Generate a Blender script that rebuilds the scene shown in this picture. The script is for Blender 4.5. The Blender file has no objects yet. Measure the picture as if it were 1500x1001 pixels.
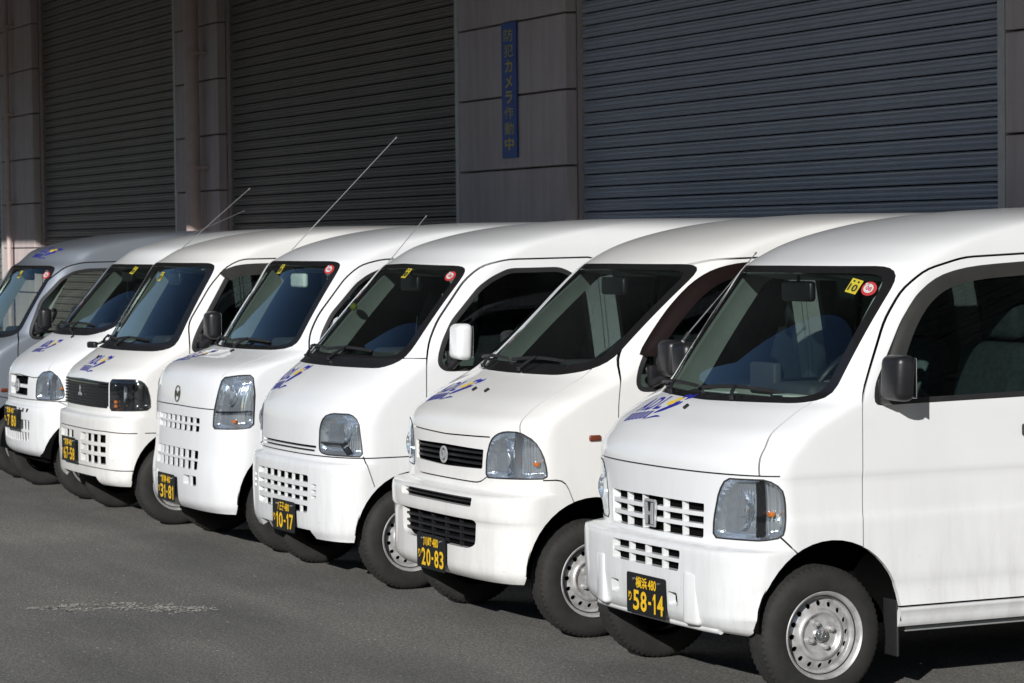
import bpy, bmesh, math, random
from mathutils import Vector, Matrix
from mathutils.bvhtree import BVHTree
from mathutils.interpolate import poly_3d_calc

scene = bpy.context.scene
COL = scene.collection
R = math.radians
random.seed(7)

# ------------------------------------------------------------------ camera
YAW, PITCH, ROLL = R(25.0), R(2.1338), R(-0.6431)
CAM_H = 1.7984
cam_d = bpy.data.cameras.new('camera')
cam = bpy.data.objects.new('camera', cam_d)
COL.objects.link(cam)
cam_d.sensor_width = 36.0
cam_d.lens = 36.0*3873.9/1500.0
cam_d.clip_end = 2000.0
cam_d.dof.use_dof = True; cam_d.dof.focus_distance = 11.0; cam_d.dof.aperture_fstop = 11.0
right = Vector((math.sin(YAW), math.cos(YAW), 0.0))
fwd = Vector((-math.cos(YAW)*math.cos(PITCH), math.sin(YAW)*math.cos(PITCH), -math.sin(PITCH)))
upv = right.cross(fwd)
r2 = right*math.cos(ROLL)-upv*math.sin(ROLL)*-1.0
u2 = upv*math.cos(ROLL)-right*math.sin(ROLL)
r2 = (right*math.cos(ROLL)+upv*math.sin(ROLL))
cam.matrix_world = Matrix(((r2.x, u2.x, -fwd.x, 0), (r2.y, u2.y, -fwd.y, 0), (r2.z, u2.z, -fwd.z, CAM_H), (0, 0, 0, 1)))
scene.camera = cam

# ------------------------------------------------------------------ light
SUN = Vector((0.657, -0.657, 0.371)).normalized()      # direction towards the sun
world = bpy.data.worlds.new("World"); scene.world = world; world.use_nodes = True
wn = world.node_tree; wn.nodes.clear()
wo = wn.nodes.new('ShaderNodeOutputWorld'); bg = wn.nodes.new('ShaderNodeBackground'); sky = wn.nodes.new('ShaderNodeTexSky')
sky.sky_type = 'NISHITA'; sky.sun_disc = False
sky.sun_elevation = math.asin(SUN.z); sky.sun_rotation = math.atan2(SUN.x, SUN.y)
sky.air_density = 1.0; sky.dust_density = 0.3; sky.ozone_density = 3.0
bg.inputs['Strength'].default_value = 0.07
wn.links.new(sky.outputs[0], bg.inputs[0]); wn.links.new(bg.outputs[0], wo.inputs[0])
sun_d = bpy.data.lights.new('sun', 'SUN'); sun = bpy.data.objects.new('sun', sun_d); COL.objects.link(sun)
sun_d.energy = 4.6; sun_d.angle = R(0.53); sun_d.color = (1.0, 0.975, 0.94)
sun.rotation_euler = SUN.to_track_quat('Z', 'Y').to_euler(); sun.location = SUN*60
vs = scene.view_settings
vs.view_transform = 'Standard'; vs.look = 'None'; vs.gamma = 1.0; vs.use_curve_mapping = False; vs.exposure = 0.0
scene.cycles.max_bounces = 10; scene.cycles.transparent_max_bounces = 24
scene.cycles.diffuse_bounces = 5; scene.cycles.glossy_bounces = 6
scene.cycles.caustics_reflective = False; scene.cycles.caustics_refractive = False
scene.cycles.sample_clamp_indirect = 4.0

# ------------------------------------------------------------------ materials
MATS = {}
def newmat(name):
    m = bpy.data.materials.new(name); m.use_nodes = True; MATS[name] = m
    nt = m.node_tree; return m, nt, nt.nodes['Principled BSDF']

def N(nt, t, **kw):
    n = nt.nodes.new(t)
    for k, v in kw.items():
        if hasattr(n, k) and not isinstance(v, (list,)) and k not in n.inputs: setattr(n, k, v)
        else: n.inputs[k].default_value = v
    return n

def ramp(nt, fac, stops):
    n = nt.nodes.new('ShaderNodeValToRGB'); e = n.color_ramp.elements
    e[0].position, e[0].color = stops[0][0], (*stops[0][1], 1); e[1].position, e[1].color = stops[-1][0], (*stops[-1][1], 1)
    for p, c in stops[1:-1]:
        x = e.new(p); x.color = (*c, 1)
    nt.links.new(fac, n.inputs[0]); return n.outputs[0]

def noise(nt, scale, detail=4, rough=.6, vec=None, coord='Object', mscale=None):
    t = nt.nodes.new('ShaderNodeTexCoord'); src = t.outputs[coord]
    if mscale:
        mp = nt.nodes.new('ShaderNodeMapping'); mp.inputs['Scale'].default_value = mscale; nt.links.new(src, mp.inputs[0]); src = mp.outputs[0]
    n = N(nt, 'ShaderNodeTexNoise', Scale=scale, Detail=detail, Roughness=rough); nt.links.new(src, n.inputs['Vector'])
    return n.outputs['Fac']

def mix(nt, a, b, fac, mode='MIX'):
    m = nt.nodes.new('ShaderNodeMix'); m.data_type = 'RGBA'; m.blend_type = mode
    for v, s in ((a, 6), (b, 7)):
        if isinstance(v, tuple): m.inputs[s].default_value = (*v, 1)
        else: nt.links.new(v, m.inputs[s])
    if isinstance(fac, float): m.inputs[0].default_value = fac
    else: nt.links.new(fac, m.inputs[0])
    return m.outputs[2]

def bump(nt, p, h, strength=.3, dist=.01):
    b = N(nt, 'ShaderNodeBump', Strength=strength, Distance=dist); nt.links.new(h, b.inputs['Height']); nt.links.new(b.outputs[0], p.inputs['Normal'])

def simple(name, col, rough=.5, metal=0.0, var=.12, scale=9.0, coat=0.0, bmp=0.0, bscale=60, spec=.5):
    m, nt, p = newmat(name)
    f = noise(nt, scale)
    c = ramp(nt, f, [(.3, tuple(x*(1-var) for x in col)), (.7, tuple(min(1, x*(1+var)) for x in col))])
    nt.links.new(c, p.inputs['Base Color'])
    p.inputs['Roughness'].default_value = rough; p.inputs['Metallic'].default_value = metal
    p.inputs['Coat Weight'].default_value = coat; p.inputs['Coat Roughness'].default_value = .04
    p.inputs['Specular IOR Level'].default_value = spec
    if bmp: bump(nt, p, noise(nt, bscale, 3), bmp, .004)
    return m

def paint(name, col, grime, metal=0.0, dirt=(.30, .27, .23)):
    """car paint with road film low on the panels, faint rain streaks and specks"""
    m, nt, p = newmat(name)
    t = nt.nodes.new('ShaderNodeTexCoord'); sep = nt.nodes.new('ShaderNodeSeparateXYZ'); nt.links.new(t.outputs['Object'], sep.inputs[0])
    big = noise(nt, 2.2, 5, .65)
    base = ramp(nt, big, [(.3, tuple(c*.955 for c in col)), (.7, col)])
    zr = nt.nodes.new('ShaderNodeMapRange'); zr.inputs[1].default_value = .95; zr.inputs[2].default_value = .25; zr.inputs[3].default_value = .0; zr.inputs[4].default_value = 1.0
    nt.links.new(sep.outputs['Z'], zr.inputs[0])
    st = noise(nt, 7, 6, .7, mscale=(2.2, 2.2, .35))
    mul = nt.nodes.new('ShaderNodeMath'); mul.operation = 'MULTIPLY'; nt.links.new(zr.outputs[0], mul.inputs[0])
    sr = nt.nodes.new('ShaderNodeMapRange'); sr.inputs[1].default_value = .42; sr.inputs[2].default_value = .8; sr.inputs[4].default_value = grime
    nt.links.new(st, sr.inputs[0]); nt.links.new(sr.outputs[0], mul.inputs[1])
    c1 = mix(nt, base, dirt, mul.outputs[0])
    sp = noise(nt, 55, 2, .5); spr = nt.nodes.new('ShaderNodeMapRange'); spr.inputs[1].default_value = .735; spr.inputs[2].default_value = .80; spr.inputs[4].default_value = .55*min(1, grime*2)
    nt.links.new(sp, spr.inputs[0])
    mm = nt.nodes.new('ShaderNodeMath'); mm.operation = 'MULTIPLY'; nt.links.new(spr.outputs[0], mm.inputs[0]); nt.links.new(zr.outputs[0], mm.inputs[1])
    c2 = mix(nt, c1, (.10, .08, .07), mm.outputs[0])
    nt.links.new(c2, p.inputs['Base Color'])
    rr = nt.nodes.new('ShaderNodeMapRange'); rr.inputs[3].default_value = .30; rr.inputs[4].default_value = .48; nt.links.new(st, rr.inputs[0]); nt.links.new(rr.outputs[0], p.inputs['Roughness'])
    p.inputs['Metallic'].default_value = metal
    p.inputs['Coat Weight'].default_value = .75; p.inputs['Coat Roughness'].default_value = .035; p.inputs['Specular IOR Level'].default_value = .35
    bump(nt, p, noise(nt, 3.0, 2), .05, .02)
    return m

def glass(name, tint, base=.05, wav=0.0):
    m, nt, p = newmat(name); nt.nodes.remove(p)
    out = nt.nodes['Material Output']
    tr = nt.nodes.new('ShaderNodeBsdfTransparent'); gl = nt.nodes.new('ShaderNodeBsdfGlossy'); gl.inputs['Roughness'].default_value = .012
    gl.inputs['Color'].default_value = (.93, .97, 1, 1)
    f = noise(nt, 4.0, 3); c = ramp(nt, f, [(.3, tuple(x*.97 for x in tint)), (.7, tint)]); nt.links.new(c, tr.inputs[0])
    lw = nt.nodes.new('ShaderNodeLayerWeight'); lw.inputs[0].default_value = .5
    pw = nt.nodes.new('ShaderNodeMath'); pw.operation = 'POWER'; pw.inputs[1].default_value = 2.15; nt.links.new(lw.outputs['Facing'], pw.inputs[0])
    ma = nt.nodes.new('ShaderNodeMath'); ma.operation = 'MULTIPLY_ADD'; ma.inputs[1].default_value = .95; ma.inputs[2].default_value = base; nt.links.new(pw.outputs[0], ma.inputs[0])
    mx = nt.nodes.new('ShaderNodeMixShader'); nt.links.new(ma.outputs[0], mx.inputs[0]); nt.links.new(tr.outputs[0], mx.inputs[1]); nt.links.new(gl.outputs[0], mx.inputs[2])
    nt.links.new(mx.outputs[0], out.inputs[0])
    if wav:
        b = N(nt, 'ShaderNodeBump', Strength=wav, Distance=.01); nt.links.new(noise(nt, 22, 2), b.inputs['Height']); nt.links.new(b.outputs[0], gl.inputs['Normal'])
    return m

paint('white_paint', (.79, .80, .81), .36)
paint('white_paint_warm', (.80, .795, .775), .38)
paint('white_paint_cool', (.79, .80, .815), .18)
paint('silver_paint', (.33, .365, .42), .3, metal=.55)
simple('black_rubber', (.018, .018, .019), .55, var=.25)
simple('black_plastic', (.014, .014, .016), .38, var=.2, bmp=.1)
simple('gloss_black', (.012, .012, .013), .12, coat=.6)
simple('dark_cavity', (.006, .006, .006), 1.0, spec=.0)
simple('grey_plastic', (.30, .31, .31), .55)
simple('cabin_trim', (.40, .43, .40), .75)
simple('cabin_dark', (.045, .047, .05), .7, bmp=.2)
simple('seat_cloth', (.045, .048, .052), .9, var=.35, scale=30, bmp=.3)
simple('plaid_cloth', (.22, .27, .28), .9, var=.25, scale=40)
simple('chrome', (.78, .80, .82), .12, metal=1.0, var=.05)
simple('satin_chrome', (.70, .71, .72), .3, metal=1.0)
simple('badge_silver', (.72, .74, .76), .28, metal=.6, var=.03)
simple('amber', (.75, .20, .02), .25, var=.1, coat=.5)
simple('dark_amber', (.14, .032, .012), .25, coat=.5)
simple('red_print', (.42, .03, .035), .5, var=.05)
simple('white_print', (.50, .50, .50), .5, var=.04)
simple('black_print', (.02, .02, .02), .5)
simple('yellow_print', (.50, .42, .03), .5, var=.05)
simple('plate_yellow', (.85, .52, .02), .45, var=.05)
simple('plate_black', (.010, .011, .012), .35)
simple('logo_blue', (.025, .03, .33), .4, var=.1)
simple('logo_yellow', (.80, .55, .05), .45, var=.08)
simple('paper', (.72, .76, .72), .8)
simple('visor_grey', (.035, .035, .033), .3, coat=.2)
simple('visor_brown', (.010, .005, .005), .35, coat=.2)
simple('feather', (.55, .50, .47), .9)
simple('ball_green', (.35, .38, .03), .6)
glass('windscreen_glass', (.68, .78, .745), .05)
glass('clear_side_glass', (.66, .72, .70), .06)
glass('side_glass', (.21, .25, .24), .06)
glass('lamp_glass', (.90, .92, .93), .07, wav=.12)

def steel():
    m, nt, p = newmat('wheel_steel')
    f = noise(nt, 18, 5, .7); c = ramp(nt, f, [(.3, (.34, .33, .32)), (.6, (.56, .56, .56)), (.8, (.64, .64, .63))]); nt.links.new(c, p.inputs['Base Color'])
    p.inputs['Metallic'].default_value = .4; p.inputs['Roughness'].default_value = .38
steel()
def tyre_mat():
    m, nt, p = newmat('tyre_rubber')
    f = noise(nt, 12, 5, .7); c = ramp(nt, f, [(.25, (.009, .009, .009)), (.75, (.026, .025, .024))]); nt.links.new(c, p.inputs['Base Color'])
    p.inputs['Roughness'].default_value = .8; bump(nt, p, noise(nt, 70, 3), .3, .003)
tyre_mat()
def reflector():
    m, nt, p = newmat('lamp_reflector')
    p.inputs['Base Color'].default_value = (.84, .89, .95, 1); p.inputs['Metallic'].default_value = .84; p.inputs['Roughness'].default_value = .09
    w = nt.nodes.new('ShaderNodeTexWave'); w.bands_direction = 'Y'; w.inputs['Scale'].default_value = 30; w.inputs['Distortion'].default_value = .4
    t = nt.nodes.new('ShaderNodeTexCoord'); nt.links.new(t.outputs['Object'], w.inputs[0])
    b = N(nt, 'ShaderNodeBump', Strength=.28, Distance=.005); nt.links.new(w.outputs['Fac'], b.inputs['Height']); nt.links.new(b.outputs[0], p.inputs['Normal'])
reflector()

def asphalt():
    m, nt, p = newmat('asphalt')
    fine = noise(nt, 78, 6, .85); mid = noise(nt, 30, 6, .75); big = noise(nt, .55, 5, .6); stretch = noise(nt, 1.1, 5, .6, mscale=(.35, 1.6, 1))
    c = ramp(nt, fine, [(.36, (.045, .044, .042)), (.49, (.185, .182, .174)), (.56, (.27, .265, .25)), (.66, (.52, .51, .48))])
    c2 = ramp(nt, mid, [(.3, (.54, .54, .54)), (.7, (1.12, 1.11, 1.08))])
    c = mix(nt, c, c2, 1.0, 'MULTIPLY')
    c3 = ramp(nt, big, [(.32, (.78, .78, .80)), (.68, (1.18, 1.17, 1.13))])
    c = mix(nt, c, c3, 1.0, 'MULTIPLY')
    c4 = ramp(nt, stretch, [(.38, (.82, .82, .83)), (.62, (1.12, 1.11, 1.08))])
    c = mix(nt, c, c4, 1.0, 'MULTIPLY')
    # brownish oil stains
    st = noise(nt, 2.3, 3, .5); sr = nt.nodes.new('ShaderNodeMapRange'); sr.inputs[1].default_value = .66; sr.inputs[2].default_value = .78; sr.inputs[4].default_value = .5
    nt.links.new(st, sr.inputs[0]); c = mix(nt, c, (.12, .09, .06), sr.outputs[0])
    nt.links.new(c, p.inputs['Base Color']); p.inputs['Roughness'].default_value = .88
    ad = nt.nodes.new('ShaderNodeMath'); ad.operation = 'ADD'; nt.links.new(fine, ad.inputs[0]); nt.links.new(mid, ad.inputs[1])
    bump(nt, p, ad.outputs[0], .9, .006)
asphalt()

def concrete():
    m, nt, p = newmat('wall_paint_pink')
    f = noise(nt, 1.3, 6, .65); s = noise(nt, 4, 6, .7, mscale=(3, 3, .25))
    c = ramp(nt, f, [(.3, (.55, .475, .465)), (.7, (.64, .56, .55))])
    c2 = ramp(nt, s, [(.35, (.72, .70, .68)), (.6, (1, 1, 1))]); c = mix(nt, c, c2, .55, 'MULTIPLY')
    nt.links.new(c, p.inputs['Base Color']); p.inputs['Roughness'].default_value = .75; bump(nt, p, noise(nt, 90, 4), .25, .004)
concrete()
def shutter_mat(name, a, b, rust):
    m, nt, p = newmat(name)
    f = noise(nt, 2.0, 6, .7, mscale=(.6, 1, 2.5))
    c = ramp(nt, f, [(.3, a), (.7, b)])
    r = noise(nt, 1.6, 5, .75, mscale=(1, 1, .5)); rr = nt.nodes.new('ShaderNodeMapRange'); rr.inputs[1].default_value = .69; rr.inputs[2].default_value = .78; rr.inputs[4].default_value = rust
    nt.links.new(r, rr.inputs[0]); c = mix(nt, c, (.42, .27, .17), rr.outputs[0])
    nt.links.new(c, p.inputs['Base Color']); p.inputs['Roughness'].default_value = .42; p.inputs['Metallic'].default_value = .15; p.inputs['Specular IOR Level'].default_value = .5
shutter_mat('shutter_grey', (.205, .185, .17), (.27, .245, .225), .6)
shutter_mat('shutter_blue_grey', (.40, .43, .49), (.48, .51, .57), .3)
simple('frame_metal', (.55, .55, .53), .5, metal=.2)
simple('pipe_paint', (.58, .46, .43), .5, var=.08)
simple('blocker_wall', (.16, .155, .15), .85)
simple('blocker_window', (.05, .06, .07), .1)
simple('soffit', (.12, .12, .12), .85)
simple('sign_blue', (.03, .09, .36), .5)
simple('sign_yellow', (.60, .48, .06), .5)
simple('worn_paint', (.70, .68, .60), .8, var=.3, scale=30)
simple('kerb_concrete', (.33, .33, .32), .85, bmp=.3)

# ------------------------------------------------------------------ object helpers
def tag(o, label=None, cat=None, group=None, kind=None):
    if label: o['label'] = label
    if cat: o['category'] = cat
    if group: o['group'] = group
    if kind: o['kind'] = kind
    return o

def thing(name, loc, rz, label, cat, group=None):
    o = bpy.data.objects.new(name, None); COL.objects.link(o); o.location = loc; o.rotation_euler = (0, 0, rz); o.empty_display_size = .3
    return tag(o, label, cat, group)

def link(name, me, parent=None, mat=None):
    o = bpy.data.objects.new(name, me); COL.objects.link(o)
    if mat:
        me.materials.clear(); me.materials.append(MATS[mat])
    if parent is not None: o.parent = parent
    return o

def mesh_of(bm, name='mesh', smooth=False):
    me = bpy.data.meshes.new(name); bm.to_mesh(me); bm.free()
    if smooth:
        for p in me.polygons: p.use_smooth = True
        me.set_sharp_from_angle(angle=R(38))
    return me

def obj(name, bm, mat, parent=None, smooth=False):
    return link(name, mesh_of(bm, name, smooth), parent, mat)

def add_box(bm, c, s, rot=None, bev=0.0, seg=2):
    """box of size s centred at c"""
    t = bmesh.new(); bmesh.ops.create_cube(t, size=1.0)
    for v in t.verts: v.co = Vector((v.co.x*s[0], v.co.y*s[1], v.co.z*s[2]))
    if bev: bmesh.ops.bevel(t, geom=list(t.edges), offset=bev, segments=seg, profile=.5, affect='EDGES')
    M = Matrix.Translation(Vector(c)) @ (rot.to_matrix().to_4x4() if rot is not None else Matrix.Identity(4))
    merge(bm, t, M)

def merge(bm, t, M=None):
    mp = {}
    for v in t.verts: mp[v] = bm.verts.new(M @ v.co if M else v.co)
    for f in t.faces:
        try: bm.faces.new([mp[v] for v in f.verts])
        except ValueError: pass
    t.free()

def add_tube(bm, pts, r, seg=8, r_end=None):
    pts = [Vector(p) for p in pts]; rings = []
    n = len(pts)
    for i, p in enumerate(pts):
        d = (pts[min(i+1, n-1)]-pts[max(i-1, 0)]).normalized()
        a = d.orthogonal().normalized() if i == 0 else (prev-d*prev.dot(d)).normalized()
        prev = a; b = d.cross(a)
        rr = r if r_end is None else r+(r_end-r)*i/(n-1)
        rings.append([bm.verts.new(p+(a*math.cos(2*math.pi*k/seg)+b*math.sin(2*math.pi*k/seg))*rr) for k in range(seg)])
    for a_, b_ in zip(rings, rings[1:]):
        for k in range(seg): bm.faces.new((a_[k], a_[(k+1) % seg], b_[(k+1) % seg], b_[k]))
    bm.faces.new(rings[0][::-1]); bm.faces.new(rings[-1])

def add_lathe(bm, prof, centre, axis_y=1.0, seg=48, radfn=None):
    """prof: (radius, offset along +axis); axis is local y"""
    rings = []
    for pi, (r, o) in enumerate(prof):
        ring = []
        for k in range(seg):
            a = 2*math.pi*k/seg; rr = radfn(r, k, pi) if radfn else r
            ring.append(bm.verts.new((centre[0]+rr*math.cos(a), centre[1]+o*axis_y, centre[2]+rr*math.sin(a))))
        rings.append(ring)
    for a_, b_ in zip(rings, rings[1:]):
        for k in range(seg):
            q = (a_[k], a_[(k+1) % seg], b_[(k+1) % seg], b_[k])
            bm.faces.new(q if axis_y > 0 else q[::-1])
    return rings

_txt = {}
def text_tris(s, bold=False):
    """flat outline of a string as (verts2d, faces), height of a capital about .7"""
    k = (s, bold)
    if k in _txt: return _txt[k]
    cu = bpy.data.curves.new('lettering', 'FONT'); cu.body = s; cu.resolution_u = 3
    if bold: cu.offset = .022
    o = bpy.data.objects.new('lettering', cu); COL.objects.link(o); bpy.context.view_layer.update()
    me = bpy.data.meshes.new_from_object(o.evaluated_get(bpy.context.evaluated_depsgraph_get()))
    vs_ = [(v.co.x, v.co.y) for v in me.vertices]; fs = [tuple(p.vertices) for p in me.polygons]
    bpy.data.objects.remove(o); bpy.data.curves.remove(cu); bpy.data.meshes.remove(me)
    _txt[k] = (vs_, fs); return vs_, fs

def fit_text(s, x0, y0, x1, y1, bold=False):
    """string scaled to fill a rectangle"""
    v, f = text_tris(s, bold)
    ax = min(p[0] for p in v); bx = max(p[0] for p in v); ay = min(p[1] for p in v); by = max(p[1] for p in v)
    return [(x0+(p[0]-ax)/(bx-ax)*(x1-x0), y0+(p[1]-ay)/(by-ay)*(y1-y0)) for p in v], f

def add_flat(bm, shape, fn):
    v, f = shape
    vv = [bm.verts.new(fn(*p)) for p in v]
    for q in f:
        try: bm.faces.new([vv[i] for i in q])
        except ValueError: pass

# ================================================================== SETTING
def grid_sheet(x0, x1, y0, y1, z, nx=2, ny=2):
    bm = bmesh.new()
    vv = [[bm.verts.new((x0+(x1-x0)*i/nx, y0+(y1-y0)*j/ny, z)) for j in range(ny+1)] for i in range(nx+1)]
    for i in range(nx):
        for j in range(ny): bm.faces.new((vv[i][j], vv[i+1][j], vv[i+1][j+1], vv[i][j+1]))
    return bm
tag(obj('ground', grid_sheet(-700, 700, -700, 700, 0, 8, 8), 'asphalt'), 'worn dark grey asphalt yard in low sunlight', kind='structure')

# flakes of worn pale road paint
rnd = random.Random(11)
bm = bmesh.new()
def flake(x, y, s):
    n = rnd.randint(4, 7); a0 = rnd.random()*6
    bm.faces.new([bm.verts.new((x+s*rnd.uniform(.5, 1.2)*math.cos(a0+6.283*k/n), y+s*rnd.uniform(.4, 1.1)*math.sin(a0+6.283*k/n), .004)) for k in range(n)])
for c_ in range(46):
    t = rnd.random()
    if .42 < t < .52: continue
    cx = -12.98+.46*t+rnd.gauss(0, .09)+.05*math.sin(9*t); cy = 3.40+.72*t+rnd.gauss(0, .03); sp = rnd.uniform(.012, .045)
    for k in range(rnd.randint(8, 34)): flake(cx+rnd.gauss(0, sp), cy+rnd.gauss(0, sp*1.3), rnd.uniform(.0025, .012))
for k in range(260): flake(rnd.gauss(-12.75, .22), rnd.gauss(3.75, .28), rnd.uniform(.002, .006))
for k in range(60): flake(rnd.uniform(-14, -11), rnd.uniform(2.6, 4.8), rnd.uniform(.004, .009))
tag(obj('worn_road_paint', bm, 'worn_paint'), 'scattered pale flakes of worn parking line paint on the asphalt', 'road marking', kind='stuff')
# loose pale grit
bm = bmesh.new()
for k in range(900):
    flake(rnd.uniform(-16, -7), rnd.uniform(1.5, 5.4), rnd.uniform(.002, .0055))
tag(obj('grit', bm, 'worn_paint'), 'tiny pale grit strewn over the asphalt', 'grit', kind='stuff')

WALL_Y = 9.2; REC = .13
wh = thing('warehouse', (-24, WALL_Y, 0), 0, 'shaded pink warehouse wall with large roller shutters behind the vans', 'building')
OX = -24.0
PILLARS = [(-3.6, -1.45), (-12.93, -9.4), (-53.2, -51.1), (-20.83, -18.67), (-28.68, -27.13), (-36.60, -34.82), (-45.2, -42.8)]
SHUT = [(-1.45, 4.0, 'shutter_grey'), (-9.4, -3.6, 'shutter_grey'), (-51.1, -45.2, 'shutter_grey'), (-58.0, -53.2, 'shutter_grey'), (-18.67, -12.93, 'shutter_blue_grey'), (-27.13, -20.83, 'shutter_grey'), (-34.82, -28.68, 'shutter_grey'), (-42.8, -36.60, 'shutter_grey')]
HT = 5.4
for (a, b) in PILLARS:
    a2, b2 = a+.075, b-.012
    bm = bmesh.new(); add_box(bm, (0, 0, 0), (b2-a2, .10, .585), bev=.006, seg=1); me = mesh_of(bm, 'wall_panel'); me.materials.append(MATS['wall_paint_pink'])
    for k in range(9):
        o = link('wall_panel', me, wh); o.location = ((a2+b2)/2-OX, .05+rnd.uniform(-.0015, .0015), .3+.6*k+.003)
    bm = bmesh.new(); add_box(bm, ((a+b)/2-OX, .30, 2.7), (b-a-.004, .385, 5.4)); obj('pillar_core', bm, 'wall_paint_pink', wh)
    bm = bmesh.new(); add_box(bm, (a+.0375-OX, .045, 2.7), (.070, .10, 5.4), bev=.004, seg=1); obj('shutter_guide', bm, 'frame_metal', wh)
PITCH_S = .0972
for (a, b, m) in SHUT:
    sh = bpy.data.objects.new('roller_shutter', None); COL.objects.link(sh); sh.parent = wh; sh.location = ((a+b)/2-OX, REC, 0)
    bm = bmesh.new(); L = (b-a)/2-.002
    prof = [(0, .034), (.0, .006), (.005, .000), (.018, .004), (.028, -.007), (.040, .004), (.050, .005), (.060, -.007), (.072, .004), (.080, .003), (.0865, .012), (.0905, .034)]
    r1 = [bm.verts.new((-L, y, z)) for z, y in prof]; r2_ = [bm.verts.new((L, y, z)) for z, y in prof]
    for i in range(len(prof)-1): bm.faces.new((r1[i], r2_[i], r2_[i+1], r1[i+1]))
    me = mesh_of(bm, 'slat'); me.materials.append(MATS[m])
    for k in range(int(HT/PITCH_S)):
        o = link('slat', me, sh); o.location = (0, .012+rnd.uniform(-.002, .002), k*PITCH_S); o.rotation_euler = (rnd.uniform(-.02, .02), 0, 0)
    bm = bmesh.new(); add_box(bm, (0, .06, HT/2), (b-a, .02, HT)); obj('shutter_backing', bm, 'dark_cavity', sh)
bm = bmesh.new(); add_box(bm, (-3, .25, 6.4), (62, .5, 2.0)); obj('upper_wall', bm, 'wall_paint_pink', wh)
CAN_D = 6.2; CAN_H = 1.873+.5647*CAN_D
bm = bmesh.new(); add_box(bm, (-3, -CAN_D/2, CAN_H+.2), (62, CAN_D-.01, .4)); obj('canopy', bm, 'soffit', wh)

# unseen building added behind the camera; its shaded front limits sky light on the wall
ob = thing('sky_light_blocker', (-20, -38, 0), 0, 'plain grey warehouse block added unseen behind the camera to cut sky light', 'building')
bm = bmesh.new(); add_box(bm, (0, -6, 6), (150, 12, 12)); obj('wall', bm, 'blocker_wall', ob)
bm = bmesh.new(); add_box(bm, (0, -6, 12.15), (151, 13, .3)); obj('roof', bm, 'blocker_wall', ob)
bm = bmesh.new(); add_box(bm, (0, 0, 0), (4.4, .1, 1.3)); wme = mesh_of(bm, 'window'); wme.materials.append(MATS['blocker_window'])
for k in range(-8, 9):
    o = link('window', wme, ob); o.location = (k*8.5, .03, 8.5)
# drainpipes with collars
def pipe(x, r, y, zs, label):
    t = thing('drainpipe', (x, y, 0), 0, label, 'pipe')
    bm = bmesh.new(); add_tube(bm, [(0, 0, 0), (0, 0, 5.6)], r, 20); obj('pipe', bm, 'pipe_paint', t, True)
    for z in zs:
        bm = bmesh.new(); add_tube(bm, [(0, 0, z), (0, 0, z+.07)], r+.012, 20); add_box(bm, (.05, (WALL_Y-y)/2, z+.035), (.16, WALL_Y-y-.005, .03))
        obj('bracket', bm, 'pipe_paint', t, True)
pipe(-27.60, .082, 9.06, (.6, 2.62, 3.86, 5.1), 'thick pink drainpipe on the wall between the left and middle shutters')
pipe(-35.86, .035, 9.12, (1.35, 2.4, 3.6, 4.8), 'thin dark drainpipe at the left edge of the wall')

# sign
sg = thing('security_camera_sign', (-19.69, WALL_Y-.014, 2.495), 0, 'tall narrow blue wall sign with yellow vertical Japanese lettering', 'sign')
bm = bmesh.new(); add_box(bm, (0, 0, .5525), (.285, .012, 1.105)); obj('board', bm, 'sign_blue', sg)
bm = bmesh.new()
for i, ch in enumerate('防犯カメラ作動中'):
    z1 = 1.055-i*.127; add_flat(bm, fit_text(ch, -.070 if ch in 'カメラ' else -.088, z1-.102, .070 if ch in 'カメラ' else .088, z1, ch in 'カメラ中'), lambda x, y: (x, -.008, y))
obj('lettering', bm, 'sign_yellow', sg)
ws_ = thing('wheel_stop', (-24.0, 6.15, 0), 0, 'low pale concrete kerb block behind the silver van', 'kerb block')
bm = bmesh.new(); add_box(bm, (0, 0, .06), (1.6, .14, .12), bev=.015); obj('block', bm, 'kerb_concrete', ws_)
def pchip(ts, vs, t):
    n=len(ts)
    h=[ts[i+1]-ts[i] for i in range(n-1)]; d=[(vs[i+1]-vs[i])/h[i] for i in range(n-1)]
    m=[0]*n; m[0]=d[0]; m[-1]=d[-1]
    for i in range(1,n-1):
        if d[i-1]*d[i]>0:
            w1=2*h[i]+h[i-1]; w2=h[i]+2*h[i-1]; m[i]=(w1+w2)/(w1/d[i-1]+w2/d[i])
    i=0
    while i<n-2 and t>ts[i+1]: i+=1
    s=(t-ts[i])/h[i]
    return ((1+2*s)*(1-s)**2*vs[i]+s*(1-s)**2*h[i]*m[i]+s*s*(3-2*s)*vs[i+1]+s*s*(s-1)*h[i]*m[i+1])

def body_rows(low, zb, xb, zt, xt):
    """low: rows (z, x0, a, n, w) up to the windscreen base; the rest is shared by all the vans"""
    R=[tuple(r) for r in low]
    R.append((zb,xb,.30,2.4,.735))
    for k in (.22,.5,.8): 
        R.append((zb+(zt-zb)*k, xb+(xt-xb)*(k-.02*math.sin(k*math.pi)*1), .305,2.25,.735-.095*k**1.15))
    R+=[(zt,xt,.31,2.2,.640),(zt+.035,xt+.055,.32,2.2,.633),(1.78,xt+.17,.34,2.2,.620),(1.83,xt+.33,.37,2.2,.598),
        (1.872,xt+.53,.40,2.2,.560),(1.90,xt+.74,.42,2.2,.49),(1.917,xt+.96,.42,2.2,.38),(1.927,xt+1.2,.40,2.1,.2),(1.929,xt+1.45,.3,2,.015)]
    return R

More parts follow.
